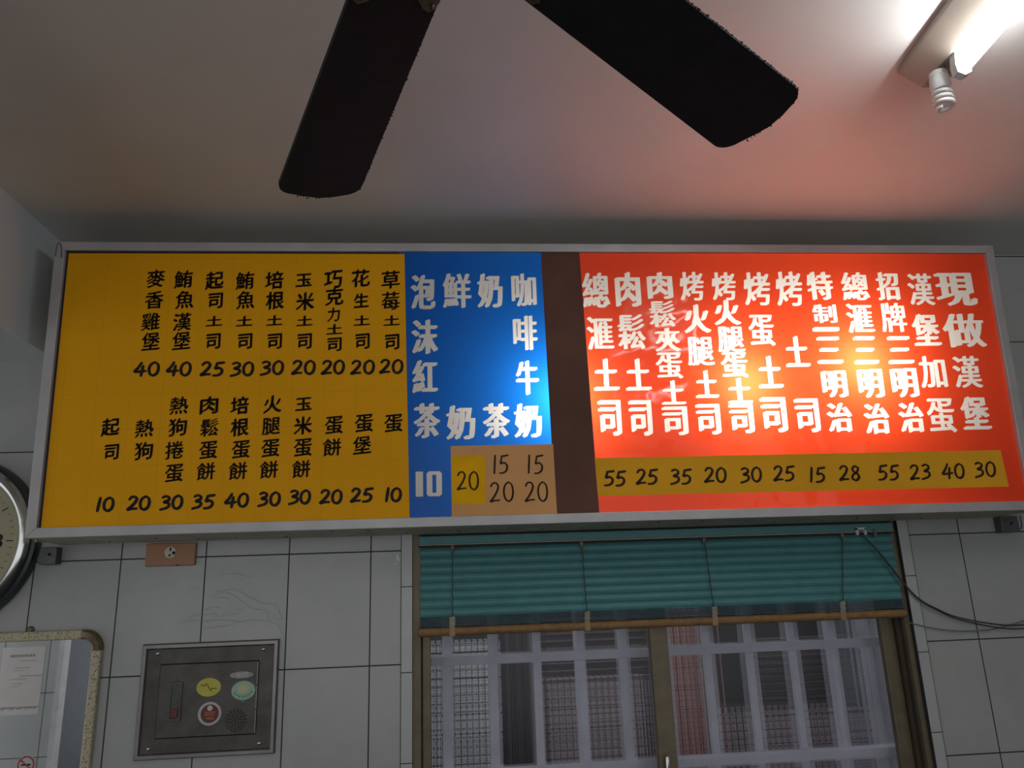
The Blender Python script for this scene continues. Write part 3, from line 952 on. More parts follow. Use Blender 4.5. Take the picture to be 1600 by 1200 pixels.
for k in range(9):
    z = 1.185 + k * 0.031
    g = bx(0.30, 0.755, 0, 0.035, 0, 0.006)
    bmesh.ops.rotate(g, verts=g.verts[:], cent=(0, 0.017, 0.003), matrix=Matrix.Rotation(radians(-32), 3, 'X'))
    bmesh.ops.translate(g, vec=(0, 1.05, z), verts=g.verts[:])
    npart('louvre_slat', g, M_louvre)
for k in range(9):
    z = 1.03 + k * 0.031
    g = bx(1.20, 1.62, 0, 0.035, 0, 0.006)
    bmesh.ops.rotate(g, verts=g.verts[:], cent=(0, 0.017, 0.003), matrix=Matrix.Rotation(radians(-32), 3, 'X'))
    bmesh.ops.translate(g, vec=(0, 1.06, z), verts=g.verts[:])
    npart('louvre_slat', g, M_louvre)
npart('pale_reflection_slab', bx(1.62, 3.0, 0.90, 1.10, 0.0, 2.3), mat('pale_reflection', (0.48, 0.50, 0.54), 0.7, var=0.15, scale=7))  # pale slab standing in for a reflection on the glass
for x in (0.155, 0.205, 0.255):
    npart('drain_pipe', tube(bmesh.new(), [(x, 1.10, 0), (x, 1.10, 1.42)], 0.009, 8), M_louvre)
struct(link_mesh('ground', bx(-4, 6, 0.13, 6, -0.12, -0.02), M_ground))

# ================================================================== THE LIT MENU SIGN
sign = thing('menu_lightbox', 'long menu light box with yellow, blue and red panels of white and black characters', 'menu sign')
sign.matrix_world = SIGN_M
FX0, FX1, FZ0, FZ1 = -1.2103, 1.6485, 0.0, 0.835
IX0, IX1, IZ0, IZ1 = -1.183, 1.6215, 0.0265, 0.8095
SD = 0.192                                     # depth of the box
bm = bmesh.new()
t = 0.003
low = -SD * math.tan(TILT) - 0.006                # the underside runs level back to the wall
vs_ = [bm.verts.new((x_, y_, z_)) for x_ in (FX0 + .002, FX1 - .002) for y_, z_ in ((0.012, 0.0004), (SD, low), (SD, low + t), (0.02, 0.006))]
for q_ in ((0, 1, 2, 3), (7, 6, 5, 4), (0, 4, 5, 1), (1, 5, 6, 2), (2, 6, 7, 3), (3, 7, 4, 0)):
    bm.faces.new([vs_[i_] for i_ in q_])
box(bm, FX0 + .002, FX1 - .002, SD - t, SD, low, 0.006)
for x_ in (FX0 + .002, FX1 - .002 - t):
    box(bm, x_, x_ + t, 0.05, SD, low * .6, 0.006)
box(bm, FX0 + .002, FX1 - .002, 0.02, SD, FZ1 - .002 - t, FZ1 - .002)
box(bm, FX0 + .002, FX0 + .002 + t, 0.02, SD, 0.005, FZ1 - .005)
box(bm, FX1 - .002 - t, FX1 - .002, 0.02, SD, 0.005, FZ1 - .005)
box(bm, FX0 + .002, FX1 - .002, SD - t, SD, 0.005, FZ1 - .005)
housing = link_mesh('housing', bm, M_alu_dark, sign)
bm = bmesh.new()
random.seed(11)
for k in range(22):
    x = -1.05 + k * 0.122 + random.uniform(-.03, .03)
    yy = random.choice((0.05, 0.09, 0.14))
    lathe(bm, [(0.0, -0.0012), (0.0035, -0.0012), (0.0035, 0.002), (0.0, 0.002)], 8, 'Z', (x, yy, low * (yy - .012) / (SD - .012)))
link_mesh('rivet', bm, M_black, housing)['kind'] = 'stuff'
bm = bmesh.new()
e = 0.006
box(bm, FX0 + .006, FX1 - .006, 0.03, SD - .004, e, e + .001)
box(bm, FX0 + .006, FX1 - .006, 0.03, SD - .004, FZ1 - e - .001, FZ1 - e)
box(bm, FX0 + .006, FX0 + .007, 0.03, SD - .004, e, FZ1 - e)
box(bm, FX1 - .007, FX1 - .006, 0.03, SD - .004, e, FZ1 - e)
box(bm, FX0 + .006, FX1 - .006, SD - .006, SD - .005, e, FZ1 - e)
link_mesh('white_lining', bm, M_inner, housing)
def mitre(bm, P):
    """one frame bar: P = four corners (x, z) of its front, extruded back"""
    a = [bm.verts.new((x, 0.0, z)) for x, z in P]
    b = [bm.verts.new((x, 0.024, z)) for x, z in P]
    bm.faces.new(a); bm.faces.new(b[::-1])
    for i in range(4):
        j = (i + 1) % 4
        bm.faces.new((a[i], b[i], b[j], a[j]))
    bmesh.ops.recalc_face_normals(bm, faces=bm.faces[:])
    bmesh.ops.bevel(bm, geom=bm.edges[:], offset=0.0016, segments=2, affect='EDGES', profile=0.6)
    return bm
for P in (((FX0, FZ0), (FX1, FZ0), (IX1, IZ0), (IX0, IZ0)), ((FX0, FZ1), (IX0, IZ1), (IX1, IZ1), (FX1, FZ1)),
          ((FX0, FZ0), (IX0, IZ0), (IX0, IZ1), (FX0, FZ1)), ((FX1, FZ0), (FX1, FZ1), (IX1, IZ1), (IX1, IZ0))):
    link_mesh('frame_bar', mitre(bmesh.new(), P), M_alu, sign)
# a twist of wire at the top left corner of the frame
link_mesh('wire_loop', tube(bmesh.new(), catmull([(-1.206, -0.002, 0.79), (-1.203, -0.004, 0.825), (-1.196, -0.004, 0.829), (-1.191, -0.004, 0.815), (-1.189, -0.002, 0.785)], 6), 0.0011, 6), M_bracket, sign)

mm = 0.001
YP = 0.012
def white_items(rows):
    items = []
    for row in rows:
        shp = []
        for ch, x, z, w_, h_ in row:
            V, T = union(*smeared(ch, MEDIUM if ch in DENSE else HEAVY))
            shp.append((fit(V, x * mm, z * mm, w_ * mm, h_ * mm), T))
        items.append(shp)
    return items

# blue sheet (runs behind the yellow one) with its white characters let in
ten = BLUE_TEN
x, z, w_, h_ = (v * mm for v in ten[1:])
one = [(x - .50 * w_, z - h_ / 2), (x - .22 * w_, z - h_ / 2), (x - .22 * w_, z + h_ / 2), (x - .50 * w_, z + h_ / 2)]
def ringshape(x0, x1, z0, z1, c, tx, tz):
    o = [(x0 + c, z0), (x1 - c, z0), (x1, z0 + c), (x1, z1 - c), (x1 - c, z1), (x0 + c, z1), (x0, z1 - c), (x0, z0 + c)]
    i = [(min(max(px, x0 + tx), x1 - tx), min(max(pz, z0 + tz), z1 - tz)) for px, pz in o]
    V = o + i
    T = []
    for k in range(8):
        j = (k + 1) % 8
        T += [(k, j, 8 + j), (k, 8 + j, 8 + k)]
    return V, T
def clean(V, T):
    def area(t):
        a, b, c = (V[i] for i in t)
        return abs((b[0] - a[0]) * (c[1] - a[1]) - (c[0] - a[0]) * (b[1] - a[1]))
    return V, [t for t in T if area(t) > 1e-9]
zero = clean(*ringshape(x - .08 * w_, x + .50 * w_, z - h_ / 2, z + h_ / 2, .006, .215 * w_, .14 * h_))
items = white_items(BLUE) + [[(one, [(0, 1, 2), (0, 2, 3)]), zero]]
sheet, outs = cut_sheet([(-0.235, IZ0 - .004), (0.2160, IZ0 - .004), (0.2010, IZ1 + .004), (-0.235, IZ1 + .004)], items, YP)
blue = link_mesh('blue_panel', sheet, M_blue, sign)
for k, b in enumerate(outs):
    link_mesh('price_text' if k == len(outs) - 1 else 'menu_text', b, M_letter, blue)

# red sheet with its white characters let in
sheet, outs = cut_sheet([(0.3286, IZ0 - .004), (IX1 + .004, IZ0 - .004), (IX1 + .004, IZ1 + .004), (0.3105, IZ1 + .004)], white_items(RED), YP)
redp = link_mesh('red_panel', sheet, M_red, sign)
for b in outs:
    link_mesh('menu_text', b, M_letter, redp)

link_mesh('backing_board', bx(IX0 - .004, -0.2352, YP, YP + .004, IZ0 - .004, IZ1 + .004), mat('dark_backing', (0.012, 0.010, 0.022), 0.6), sign)
# yellow sheet
def quad(pts, y, th=0.0004):
    return prism(bmesh.new(), pts, th, lambda a, b, k: (a, y + th - k, b))
yel = link_mesh('yellow_panel', quad([(IX0 + .0065, IZ0 - .003), (-0.2043, IZ0 - .003), (-0.2183, IZ1 - .005), (IX0 + .0065, IZ1 - .0055)], YP - .0012), M_yellow, sign)
random.seed(5)
for row, pr in YELLOW:
    bm = bmesh.new()
    for ch, x, z, w_, h_ in row:
        V, T = smeared(ch, BOLD_BRUSH if ch in SIMPLE else BRUSH, 0.08)
        flat_letters(bm, fit(V, x * mm, z * mm, w_ * mm, h_ * mm), T, YP - .0015)
    link_mesh('menu_text', bm, M_ink, yel)
    s_, x, z, w_, h_ = pr
    link_mesh('price_text', figures(bmesh.new(), s_, x * mm, z * mm, w_ * mm, h_ * mm, YP - .0015, 0.0037, narrow=1.12), M_ink, yel)

# brown strip between blue and red
link_mesh('brown_strip', quad([(0.2040, IZ0 - .003), (0.3290, IZ0 - .003), (0.3110, IZ1 + .003), (0.1925, IZ1 + .003)], YP - .0008), M_brown, sign)
# tan price paper over the foot of the blue sheet
tanp = link_mesh('price_paper', quad([(-.0876, IZ0 - .002), (.2080, IZ0 - .002), (.2050, .2244), (-.0885, .2244)], YP - .0022), M_tan, sign)
link_mesh('yellow_patch', quad([(-.0836, .0600), (.0075, .0600), (.0073, .1965), (-.0853, .1955)], YP - .0028), M_sticky, tanp)
for s_, x, z, w_, h_ in TAN_PRICES:
    link_mesh('price_text', figures(bmesh.new(), s_, x * mm, z * mm, w_ * mm, h_ * mm, YP - .0032, 0.0023, slant=0.0, narrow=0.80), M_marker, tanp)
# ochre price strip along the foot of the red sheet
strip = link_mesh('price_strip', quad([(.3272, .0735), (1.5719, .0705), (1.5652, .1800), (.3240, .1812)], YP - .0012), M_ochre, sign)
for s_, x, z, w_, h_ in STRIP_PRICES:
    link_mesh('price_text', figures(bmesh.new(), s_, x * mm, z * mm, w_ * mm, h_ * mm, YP - .0016, 0.0032, narrow=1.05), M_marker, strip)

# steel brackets the box stands on
def bracket(x0, x1, z0, z1, label, loop=False):
    b = thing('mounting_bracket', label, 'bracket', ((x0 + x1) / 2, 0, z0), 'brackets under the menu sign')
    c = (x0 + x1) / 2
    bm = bmesh.new()
    box(bm, x0 - c, x1 - c, -0.034, 0.0, 0.0, z1 - z0, 0.002)
    link_mesh('plate', bm, M_bracket, b)
    bm = bmesh.new()
    lathe(bm, [(0.0, -0.0375), (0.004, -0.037), (0.0045, -0.034), (0.0, -0.034)], 12, 'Y', (0.004, 0, 0.029))
    link_mesh('bolt', bm, M_black, b)
    if loop:
        link_mesh('wire_loop', tube(bmesh.new(), catmull([(x1 - c - .004, -.02, .012), (x1 - c + .012, -.02, .010), (x1 - c + .020, -.02, .022), (x1 - c + .021, -.02, .055)], 6), 0.0017, 8), M_corddark, b)
bracket(-1.312, -1.264, 1.668, 1.718, 'small dark steel bracket below left end of menu sign, beside the clock')
bracket(1.738, 1.800, 1.675, 1.728, 'small dark steel bracket with a wire loop below right end of menu sign', True)

# ================================================================== THINGS ON THE WALL
# --- clock
CR = 0.243
ck = thing('wall_clock', 'large round chrome-rimmed wall clock with cream face, left of the menu sign', 'clock', (-1.582, 0.0, 1.740))
link_mesh('case', lathe(bmesh.new(), [(0.0, 0.0), (0.254, 0.0), (0.257, -0.010), (0.252, -0.030), (0.240, -0.036), (0.0, -0.036)], 72, 'Y'), M_case, ck, True)
rim = [(0.236, -0.034), (0.244, -0.040), (0.245, -0.050), (0.238, -0.060), (0.226, -0.064), (0.216, -0.060), (0.211, -0.052), (0.208, -0.046), (0.208, -0.034)]
bm = bmesh.new()
lathe(bm, rim, 72, 'Y')
bmesh.ops.delete(bm, geom=[f for f in bm.faces if len(f.verts) > 4], context='FACES_ONLY')
link_mesh('rim', bm, M_chrome, ck, True)
face = link_mesh('clock_face', lathe(bmesh.new(), [(0.0, -0.0365), (0.2095, -0.0365), (0.2095, -0.044), (0.0, -0.044)], 72, 'Y'), M_face, ck)
bm = bmesh.new()
for k in range(60):
    a = 2 * pi * k / 60
    L, wd = (0.020, 0.0016) if k % 5 == 0 else (0.009, 0.0007)
    r1 = 0.196
    d, n_ = Vector((cos(a), 0, sin(a))), Vector((-sin(a), 0, cos(a)))
    q = [d * r1 + n_ * wd, d * r1 - n_ * wd, d * (r1 - L) - n_ * wd, d * (r1 - L) + n_ * wd]
    vs = [bm.verts.new(p + Vector((0, -0.0445, 0))) for p in q]
    bm.faces.new(vs)
link_mesh('minute_marks', bm, M_ink, face)
for h in range(1, 13):
    a = pi / 2 - 2 * pi * h / 12
    bm = bmesh.new()
    st = str(h)
    V, T = [], []
    adv = 0.0
    for c in st:
        gv, gt = glyph(c)
        wmax = max(p[0] for p in gv)
        b0 = len(V)
        V += [(p[0] + adv, p[1]) for p in gv]
        T += [tuple(i + b0 for i in t_) for t_ in gt]
        adv += wmax + 0.06
    flat_letters(bm, fit(V, 0.153 * cos(a), 0.153 * sin(a), 0.045 if h > 9 else 0.027, 0.042), T, -0.0446)
    link_mesh('numeral', bm, M_ink, face)
for ang, L, wd, nm in ((radians(62), 0.105, 0.006, 'hour_hand'), (radians(200), 0.150, 0.0045, 'minute_hand')):
    bm = bmesh.new()
    d, n_ = Vector((cos(ang), 0, sin(ang))), Vector((-sin(ang), 0, cos(ang)))
    prism(bm, [(-.03, -wd), (-.03, wd), (L * .8, wd * .8), (L, 0), (L * .8, -wd * .8)], 0.0012, lambda a, b, k: d * a + n_ * b + Vector((0, -0.0475 - k - (0.002 if nm == 'minute_hand' else 0), 0)))
    link_mesh(nm, bm, M_ink, ck)
link_mesh('centre_pin', lathe(bmesh.new(), [(0.0, -0.053), (0.006, -0.052), (0.007, -0.044), (0.0, -0.044)], 16, 'Y'), M_chrome, ck)

# --- mirror
mr = thing('wall_mirror', 'mirror in a speckled cream frame with bronze corners below the clock', 'mirror', (-1.326, 0.0, 0.80))
mx0, mx1, mz0, mz1, mrad, mw = -0.212, 0.212, 0.0, 0.678, 0.058, 0.027
def band(x0, x1, z0, z1, inner_off=0.0):
    return None
def bar(bm, P):
    a = [bm.verts.new((x, -0.020, z)) for x, z in P]
    b = [bm.verts.new((x, 0.0, z)) for x, z in P]
    bm.faces.new(a); bm.faces.new(b[::-1])
    for i in range(len(a)):
        j = (i + 1) % len(a)
        bm.faces.new((a[i], b[i], b[j], a[j]))
    bmesh.ops.recalc_face_normals(bm, faces=bm.faces[:])
    bmesh.ops.bevel(bm, geom=bm.edges[:], offset=0.005, segments=3, affect='EDGES', profile=0.5)
    return bm
for x0, x1, z0, z1 in ((mx0 + mrad, mx1 - mrad, mz1 - mw, mz1), (mx0 + mrad, mx1 - mrad, mz0, mz0 + mw), (mx0, mx0 + mw, mz0 + mrad, mz1 - mrad), (mx1 - mw, mx1, mz0 + mrad, mz1 - mrad)):
    link_mesh('frame_rail', bar(bmesh.new(), [(x0, z0), (x1, z0), (x1, z1), (x0, z1)]), M_speckle, mr)
for sx_, sz_, cx_, cz_ in ((1, 1, mx1 - mrad, mz1 - mrad), (-1, 1, mx0 + mrad, mz1 - mrad), (1, -1, mx1 - mrad, mz0 + mrad), (-1, -1, mx0 + mrad, mz0 + mrad)):
    bm = bmesh.new()
    nseg = 24
    rings = []
    for k in range(nseg + 1):
        a = pi / 2 * k / nseg
        rr = 0.0012 if k % 2 else 0.0
        prof = [(mrad - mw, 0.0), (mrad - mw, -0.014 - rr), (mrad - mw + .006, -0.0215 - rr), (mrad - .006, -0.0215 - rr), (mrad + rr, -0.014 - rr), (mrad + rr, 0.0)]
        rings.append([bm.verts.new((cx_ + sx_ * r * cos(a), y, cz_ + sz_ * r * sin(a))) for r, y in prof])
    for A, B in zip(rings, rings[1:]):
        for i in range(5):
            bm.faces.new((A[i], A[i + 1], B[i + 1], B[i]))
    bm.faces.new(rings[0]); bm.faces.new(rings[-1][::-1])
    bmesh.ops.recalc_face_normals(bm, faces=bm.faces[:])
    link_mesh('bronze_corner', bm, M_brass, mr)
o = rounded_rect(mx0 + mw - .004, mx1 - mw + .004, mz0 + mw - .004, mz1 - mw + .004, mrad - mw + .004)
link_mesh('mirror_glass', prism(bmesh.new(), o, 0.006, lambda a, b, k: (a, -0.002 - k, b)), M_mirror, mr)
bm = lathe(bmesh.new(), [(0.0, -0.010), (0.006, -0.010), (0.010, -0.006), (0.010, 0.0), (0.0, 0.0)], 20, 'Y', (0, 0, mz1 + 0.005))
link_mesh('hanging_eyelet', bm, M_brass, mr, True)

# --- notices on the tiled pier opposite, seen in the mirror
nt_ = thing('notice_poster', 'white paper notice with faint pink print, seen in the mirror', 'notice', (-2.53, -2.4, 1.024))
link_mesh('paper', bx(-0.13, 0.105, 0.0, 0.0012, -0.065, 0.30), mat('notice_paper', (0.82, 0.78, 0.75), 0.6, var=0.04), nt_)
bm = bmesh.new()
random.seed(3)
for z, x0, x1, h in ((.245, -.05, .08, .014), (.223, -.06, .03, .003), (.185, -.03, .05, .003), (.17, 0, .05, .003), (.14, -.10, .02, .004), (.125, -.02, .07, .003), (.10, 0, .06, .003), (.085, .02, .07, .003)):
    xx = x0
    while xx < x1:
        wd = h * random.uniform(.6, 1.0)
        box(bm, -xx - wd, -xx, 0.0012, 0.0016, z, z + h)
        xx += wd + h * .35
for k in range(26):
    x_ = -.10 + k * .0078
    h_ = random.uniform(.006, .017)
    box(bm, x_, x_ + .0055, 0.0012, 0.0016, -.022 - h_, -.022)
link_mesh('printed_lines', bm, mat('faded_print', (0.33, 0.28, 0.28), 0.7), nt_)
ns_ = thing('no_smoking_sign', 'small red no-smoking ring sign, seen in the mirror', 'sign', (-2.457, -2.4, 0.698))
link_mesh('sign_plate', lathe(bmesh.new(), [(0.0, 0.0), (0.050, 0.0), (0.050, 0.0012), (0.0, 0.0012)], 40, 'Y'), M_whitep, ns_)
M_rs = mat('red_print', (0.60, 0.05, 0.06), 0.5)
bm = bmesh.new()
ring = [[bm.verts.new((r * cos(2 * pi * k / 48), 0.0015, r * sin(2 * pi * k / 48))) for k in range(48)] for r in (0.037, 0.046)]
for k in range(48):
    j = (k + 1) % 48
    bm.faces.new((ring[0][k], ring[0][j], ring[1][j], ring[1][k]))
g = bx(-0.038, 0.038, 0.0013, 0.0018, -0.004, 0.004)
bmesh.ops.rotate(g, verts=g.verts[:], cent=(0, 0, 0), matrix=Matrix.Rotation(radians(40), 3, 'Y'))
me_ = bpy.data.meshes.new('tmp'); g.to_mesh(me_); g.free(); bm.from_mesh(me_); bpy.data.meshes.remove(me_)
link_mesh('barred_ring', bm, M_rs, ns_)
link_mesh('cigarette_mark', bx(-0.026, 0.026, 0.0013, 0.0016, -0.0045, 0.0045), M_ink, ns_)

# --- stainless control box
cb = thing('control_box', 'stainless steel flush box with breaker switch and round stickers, on the tiles', 'control box', (-0.803, 0.0, 1.114))
bw, bh = 0.1975, 0.316
def ringframe(bm, x0, x1, z0, z1, prof):
    """mitred frame: prof = (inset, y) pairs"""
    loops = []
    for ins, y in prof:
        loops.append([bm.verts.new(p) for p in ((x0 + ins, y, z0 + ins), (x1 - ins, y, z0 + ins), (x1 - ins, y, z1 - ins), (x0 + ins, y, z1 - ins))])
    for A, B in zip(loops, loops[1:]):
        for i in range(4):
            j = (i + 1) % 4
            bm.faces.new((A[i], A[j], B[j], B[i]))
    bmesh.ops.recalc_face_normals(bm, faces=bm.faces[:])
    return bm
link_mesh('rim', ringframe(bmesh.new(), -bw, bw, 0, bh, [(0.0, 0.0), (0.001, -0.010), (0.004, -0.014), (0.013, -0.014), (0.017, -0.009), (0.017, 0.0)]), M_steel_edge, cb)
link_mesh('face_plate', bx(-bw + .016, bw - .016, -0.008, 0.0, .016, bh - .016), M_steel, cb)
dx0, dx1, dz0, dz1 = -0.140, 0.138, 0.057, 0.256
door = link_mesh('door', bx(dx0, dx1, -0.0125, -0.008, dz0, dz1, 0.0015), M_steel, cb)
link_mesh('door_seam', ringframe(bmesh.new(), dx0 - .0025, dx1 + .0025, dz0 - .0025, dz1 + .0025, [(0, -0.0083), (0.0015, -0.0086), (0.0025, -0.0083)]), M_black, cb)
bm = bmesh.new()
for k in range(3):
    lathe(bm, [(0, dz0 + .002 + k * .066), (0.0022, dz0 + .002 + k * .066), (0.0022, dz0 + .064 + k * .066), (0, dz0 + .064 + k * .066)], 12, 'Z', (dx1 + .001, -0.0125, 0))
link_mesh('hinge', bm, M_steel_edge, door, True)
for x, z in ((-.152, .288), (.152, .288), (-.157, .030), (.152, .030)):
    link_mesh('screw', lathe(bmesh.new(), [(0.0, -0.0118), (0.003, -0.0115), (0.0052, -0.0095), (0.0055, -0.008), (0.0, -0.008)], 16, 'Y', (x, 0, z)), M_chrome, cb, True)
br_ = link_mesh('breaker_switch', ringframe(bmesh.new(), -.112, -.072, .100, .208, [(0, -0.0125), (0.001, -0.0155), (0.009, -0.0155), (0.010, -0.0128)]), M_steel, door)
link_mesh('switch_slot', bx(-.102, -.082, -0.0135, -0.0126, .110, .198), M_bracket, br_)
link_mesh('red_toggle', bx(-.1015, -.0825, -0.0175, -0.013, .112, .134, 0.001), mat('red_toggle_plastic', (0.16, 0.03, 0.025), 0.5), br_)
def disc(rx, rz, x, z, y, n=36):
    bm = bmesh.new()
    prism(bm, [(x + rx * cos(2 * pi * k / n), z + rz * sin(2 * pi * k / n)) for k in range(n)], 0.0004, lambda a, b, k_: (a, y - k_, b))
    return bm
st1 = link_mesh('oval_sticker', disc(.035, .0255, 0.0005, 0.189, -0.0126), mat('yellow_sticker', (0.52, 0.47, 0.07), 0.5), door)
bm = bmesh.new()
tube(bm, catmull([(-.022, -.0131, .197), (-.012, -.0131, .194), (-.006, -.0131, .199), (.002, -.0131, .187), (.008, -.0131, .180), (.010, -.0131, .186), (.024, -.0131, .184)], 5), 0.0009, 5)
link_mesh('sticker_print', bm, M_ink, st1)
M_mint = mat('mint_sticker', (0.32, 0.47, 0.36), 0.5)
st2 = link_mesh('oval_sticker', disc(.034, .0265, 0.100, 0.176, -0.0126), M_mint, door)
bm = bmesh.new()
for k in range(7):
    a = radians(205 + k * 22)
    prism(bm, [(0.100 + .026 * cos(a) + .0035 * cos(t_), 0.178 + .019 * sin(a) + .003 * sin(t_)) for t_ in (0, pi / 2, pi, 1.5 * pi)], 0.0003, lambda p, q, k_: (p, -0.0131 - k_, q))
prism(bm, [(0.094, 0.150), (0.106, 0.150), (0.103, 0.143), (0.097, 0.143)], 0.0003, lambda p, q, k_: (p, -0.0131 - k_, q))
link_mesh('sticker_print', bm, mat('green_print', (0.05, 0.25, 0.13), 0.5), st2)
link_mesh('sticker_centre', disc(.017, .013, 0.100, 0.181, -0.0131), mat('pale_yellow_print', (0.48, 0.50, 0.28), 0.5), st2)
st3 = link_mesh('round_sticker', disc(.033, .032, 0.008, 0.117, -0.0126), mat('pale_grey_sticker', (0.50, 0.47, 0.48), 0.5), door)
link_mesh('sticker_centre', disc(.0255, .025, 0.0085, 0.117, -0.0131), mat('maroon_print', (0.12, 0.03, 0.025), 0.5), st3)
bm = disc(.0075, .0075, 0.0085, 0.132, -0.0136)
link_mesh('sticker_print', bm, M_ivory, st3)
bm = bmesh.new()
for z, x0, x1, h in ((.1205, -.005, .022, .0045), (.1140, -.006, .023, .0050), (.1045, -.001, .018, .0070)):
    xx = x0
    while xx < x1:
        box(bm, xx, xx + h * .6, -0.0139, -0.0135, z - h / 2, z + h / 2)
        xx += h * .85
link_mesh('sticker_print', bm, mat('orange_print', (0.50, 0.14, 0.04), 0.5), st3)
link_mesh('sticker_residue', disc(.034, .0095, 0.093, 0.219, -0.0126), mat('sticker_glue', (0.36, 0.35, 0.34), 0.6, 0.4, var=0.3, scale=60), door)
bm = bmesh.new()
for ring_, cnt in ((0.0, 1), (0.0080, 6), (0.0155, 11), (0.0225, 15), (0.0285, 18)):
    for k in range(cnt):
        a = 2 * pi * k / cnt + ring_ * 40
        prism(bm, [(0.084 + ring_ * cos(a) + .0023 * cos(2 * pi * q / 8), 0.096 + ring_ * sin(a) + .0023 * sin(2 * pi * q / 8)) for q in range(8)], 0.0002, lambda p, q, k_: (p, -0.0126 - k_, q))
link_mesh('vent_holes', bm, M_black, door)

# --- wall outlet
ot = thing('wall_outlet', 'salmon coloured socket plate half hidden under the menu sign', 'outlet', (-0.942, 0.0, 1.6535))
link_mesh('cover_plate', bx(-0.0735, 0.0735, -0.012, 0.0, 0.0, 0.068, 0.003), M_outlet, ot)
so = link_mesh('socket', lathe(bmesh.new(), [(0.0, -0.0145), (0.0165, -0.0145), (0.018, -0.012), (0.0, -0.012)], 28, 'Y', (0, 0, 0.040)), M_ivory, ot)
bm = bmesh.new()
box(bm, -.0022, .0022, -0.0150, -0.0140, .044, .054)
lathe(bm, [(0.0, -0.0150), (0.0050, -0.0150), (0.0050, -0.0140), (0.0, -0.0140)], 14, 'Y', (.0105, 0, .038))
prism(bm, [(-.006, .034), (.004, .034), (-.001, .026)], 0.001, lambda a, b, k: (a, -0.0140 - k, b))
link_mesh('pin_holes', bm, M_black, so)
link_mesh('lower_notch', bx(0.018, 0.028, -0.0125, -0.0118, 0.0, 0.003), M_black, ot)

# ================================================================== CEILING FAN
FZ = 2.2893
HUB = Vector((-0.0953, -1.8046, FZ))
fan = thing('ceiling_fan', 'black bladed ceiling fan seen from below in front of the menu sign', 'ceiling fan', HUB)
R0 = 0.140
def blade_outline():
    hw = lambda r: 0.0519 + 0.0371 * r
    pts = [(r, hw(r)) for r in (R0, 0.30, 0.45, 0.55, 0.645)]
    for k in range(1, 8):                                # far corners, rounded
        a = pi / 2 - (pi / 2) * k / 8
        pts.append((0.645 + 0.034 * cos(a), hw(.645) - 0.036 + 0.036 * sin(a)))
    pts += [(0.687, 0.022), (0.693, -0.004), (0.690, -0.030)]
    for k in range(1, 8):
        a = -(pi / 2) * k / 8
        pts.append((0.652 + 0.032 * cos(a), -hw(.65) + 0.032 + 0.032 * sin(a)))
    pts += [(r, -hw(r)) for r in (0.645, 0.55, 0.45, 0.30, R0)]
    return pts
pitch = radians(-11.84)
WOBBLE = Matrix.Rotation(-0.0314, 4, 'X') @ Matrix.Rotation(-0.0157, 4, 'Y')
first = None
def blade_set(ang):
    rot = WOBBLE @ Matrix.Rotation(ang, 4, 'Z') @ Matrix.Rotation(pitch, 4, 'X')
    bm = prism(bmesh.new(), blade_outline(), 0.007, lambda a, b, k: rot @ Vector((a, b, k)))
    bl_ = link_mesh('blade', bm, M_blade, fan)
    # fluff of dust along the leading and end edge
    random.seed(int(ang * 100))
    dm = bmesh.new()
    edge = [(r_, -(0.0519 + 0.0371 * r_)) for r_ in [0.17 + 0.48 * i / 90 for i in range(91)]]
    edge += [(0.652 + .032 * cos(a), -.044 + .032 * sin(a)) for a in (-1.3, -1.0, -.7, -.4, -.1)]
    edge += [(0.693 - abs(y_) * .08, y_) for y_ in [-.03 + .006 * i for i in range(12)]]
    for (a, b) in edge:
        for q in range(2):
            r = random.uniform(0.0008, 0.0019)
            c0 = rot @ Vector((a + random.uniform(-.003, .003), b + random.uniform(-.0012, .0012), random.uniform(0, .006)))
            bmesh.ops.create_icosphere(dm, subdivisions=1, radius=r, matrix=Matrix.Translation(c0))
    d_ = link_mesh('dust_fringe', dm, M_blade, bl_)
    d_['kind'] = 'stuff'
    # blade iron: arm from the hub splitting into two toes that are screwed on
    im = bmesh.new()
    arm = [(0.07, .014), (0.10, .016), (0.135, .040), (0.160, .0575), (0.186, .0555), (0.192, .048), (0.186, .038), (0.160, .018), (0.154, .0)]
    arm = arm + [(a, -b) for a, b in arm[::-1][1:]]
    prism(im, arm, 0.004, lambda a, b, k: rot @ Vector((a, b, -0.0045 + k)))
    ir = link_mesh('blade_iron', im, M_brass, fan)
    for a, b in ((0.180, 0.048), (0.180, -0.048), (0.150, 0.034), (0.150, -0.034)):
        sm = bmesh.new()
        bmesh.ops.create_uvsphere(sm, u_segments=10, v_segments=6, radius=0.004, matrix=Matrix.Translation(rot @ Vector((a, b, -0.005))))
        link_mesh('screw', sm, M_dark, ir)
A1, A2 = radians(110.25), radians(38.72)
for ang in (A1, A2, A2 - radians(72), A2 - radians(144), A1 + radians(72)):
    blade_set(ang)
link_mesh('motor_housing', lathe(bmesh.new(), [(0.0, -0.030), (0.06, -0.028), (0.095, -0.012), (0.11, 0.012), (0.115, 0.05), (0.10, 0.085), (0.06, 0.105), (0.03, 0.11), (0.0, 0.11)], 48, 'Z'), M_dark, fan, True)
link_mesh('down_rod', tube(bmesh.new(), [(0, 0, 0.10), (0, 0, CEIL - FZ - 0.03)], 0.013, 16), M_dark, fan, True)
link_mesh('canopy', lathe(bmesh.new(), [(0.0, CEIL - FZ - 0.065), (0.03, CEIL - FZ - 0.063), (0.058, CEIL - FZ - 0.03), (0.065, CEIL - FZ - 0.0005), (0.0, CEIL - FZ - 0.0005)], 32, 'Z'), M_dark, fan, True)

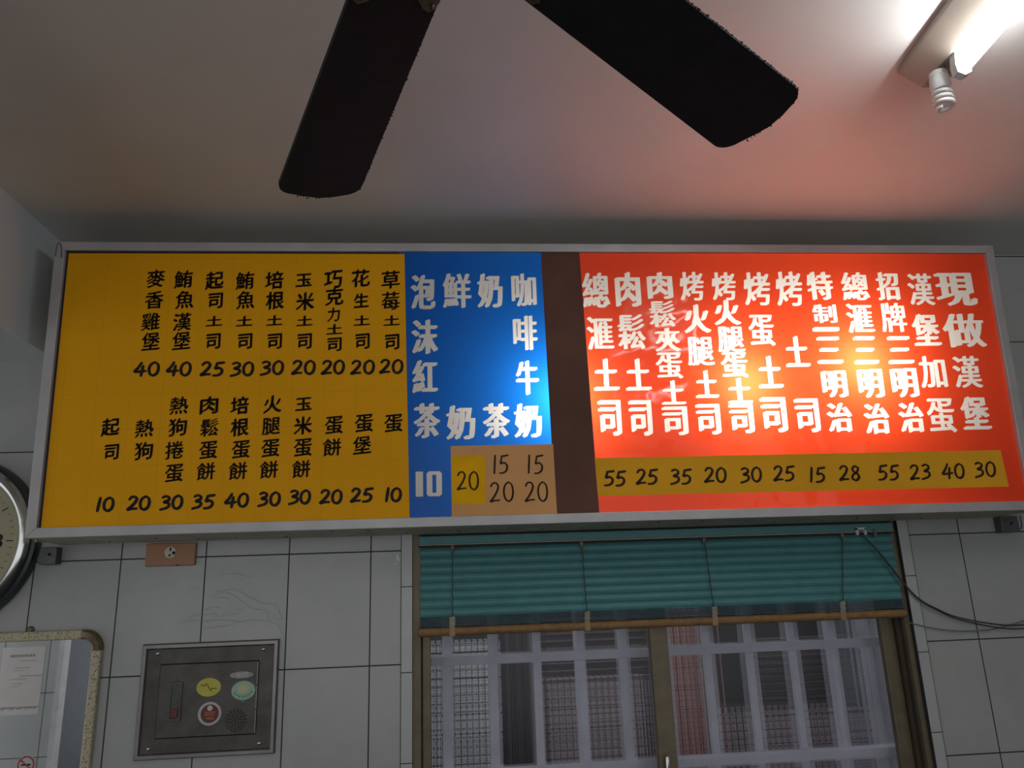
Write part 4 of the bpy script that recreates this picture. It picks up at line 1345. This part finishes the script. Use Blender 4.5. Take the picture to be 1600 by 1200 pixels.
# ================================================================== FLUORESCENT LAMP
fl = thing('fluorescent_lamp', 'lit fluorescent tube on a beige ceiling batten at the right', 'ceiling light', (1.03, -1.018, CEIL))
fl.rotation_euler = (0, 0, radians(-5.0))
LEN = 1.36
prof = [(-.070, -0.0005), (-.070, -.014), (-.020, -.054), (.020, -.054), (.070, -.014), (.070, -0.0005)]
bm = prism(bmesh.new(), prof, LEN, lambda a, b, k: (a, -k, b))
bmesh.ops.bevel(bm, geom=bm.edges[:], offset=0.002, segments=2, affect='EDGES', profile=0.5)
link_mesh('batten', bm, M_fixture, fl)
TZ = -0.092
tb = bmesh.new()
tube(tb, [(0, -0.125, TZ), (0, -0.128, TZ), (0, -LEN + .06, TZ), (0, -LEN + .057, TZ)], [0.013, 0.0145, 0.0145, 0.013], 20)
link_mesh('lamp_tube', tb, M_tube, fl, True)
for y0, y1 in ((-0.124, -0.104), (-LEN + .035, -LEN + .056)):
    bm = bmesh.new()
    prism(bm, [(-.013, -.053), (.013, -.053), (.017, -.085), (.015, -.105), (0, -.113), (-.015, -.105), (-.017, -.085)], abs(y1 - y0), lambda a, b, k: (a, y0 + k, b))
    link_mesh('lamp_holder', bm, M_whitep, fl)
sp = link_mesh('bulb_base', lathe(bmesh.new(), [(0.0, -.050), (0.018, -.050), (0.019, -.056), (0.0175, -.060), (0.020, -.064), (0.0215, -.086), (0.017, -.094), (0.0, -.094)], 28, 'Z', (-.016, -.060, -0.010)), M_whitep, fl, True)
bm = bmesh.new()
pts = []
for i in range(121):
    t_ = i / 120
    a = t_ * 3.6 * 2 * pi
    r = 0.0175 if t_ < .9 else 0.0175 * (1 - (t_ - .9) * 4)
    pts.append((-.016 + r * cos(a), -.060 + r * sin(a), -.106 - t_ * 0.044))
tube(bm, pts, 0.0046, 8)
link_mesh('spiral_tube', bm, M_cream, fl, True)

# unseen copy of the lamp, added behind the camera to brighten the room
added_lamp = fl.copy()
COL.objects.link(added_lamp)
added_lamp.location = (-1.0, -2.85, CEIL)
added_lamp['label'] = 'unseen fluorescent lamp added behind the camera to brighten the room'
for ch in list(fl.children):
    c_ = ch.copy()
    COL.objects.link(c_)
    c_.parent = added_lamp
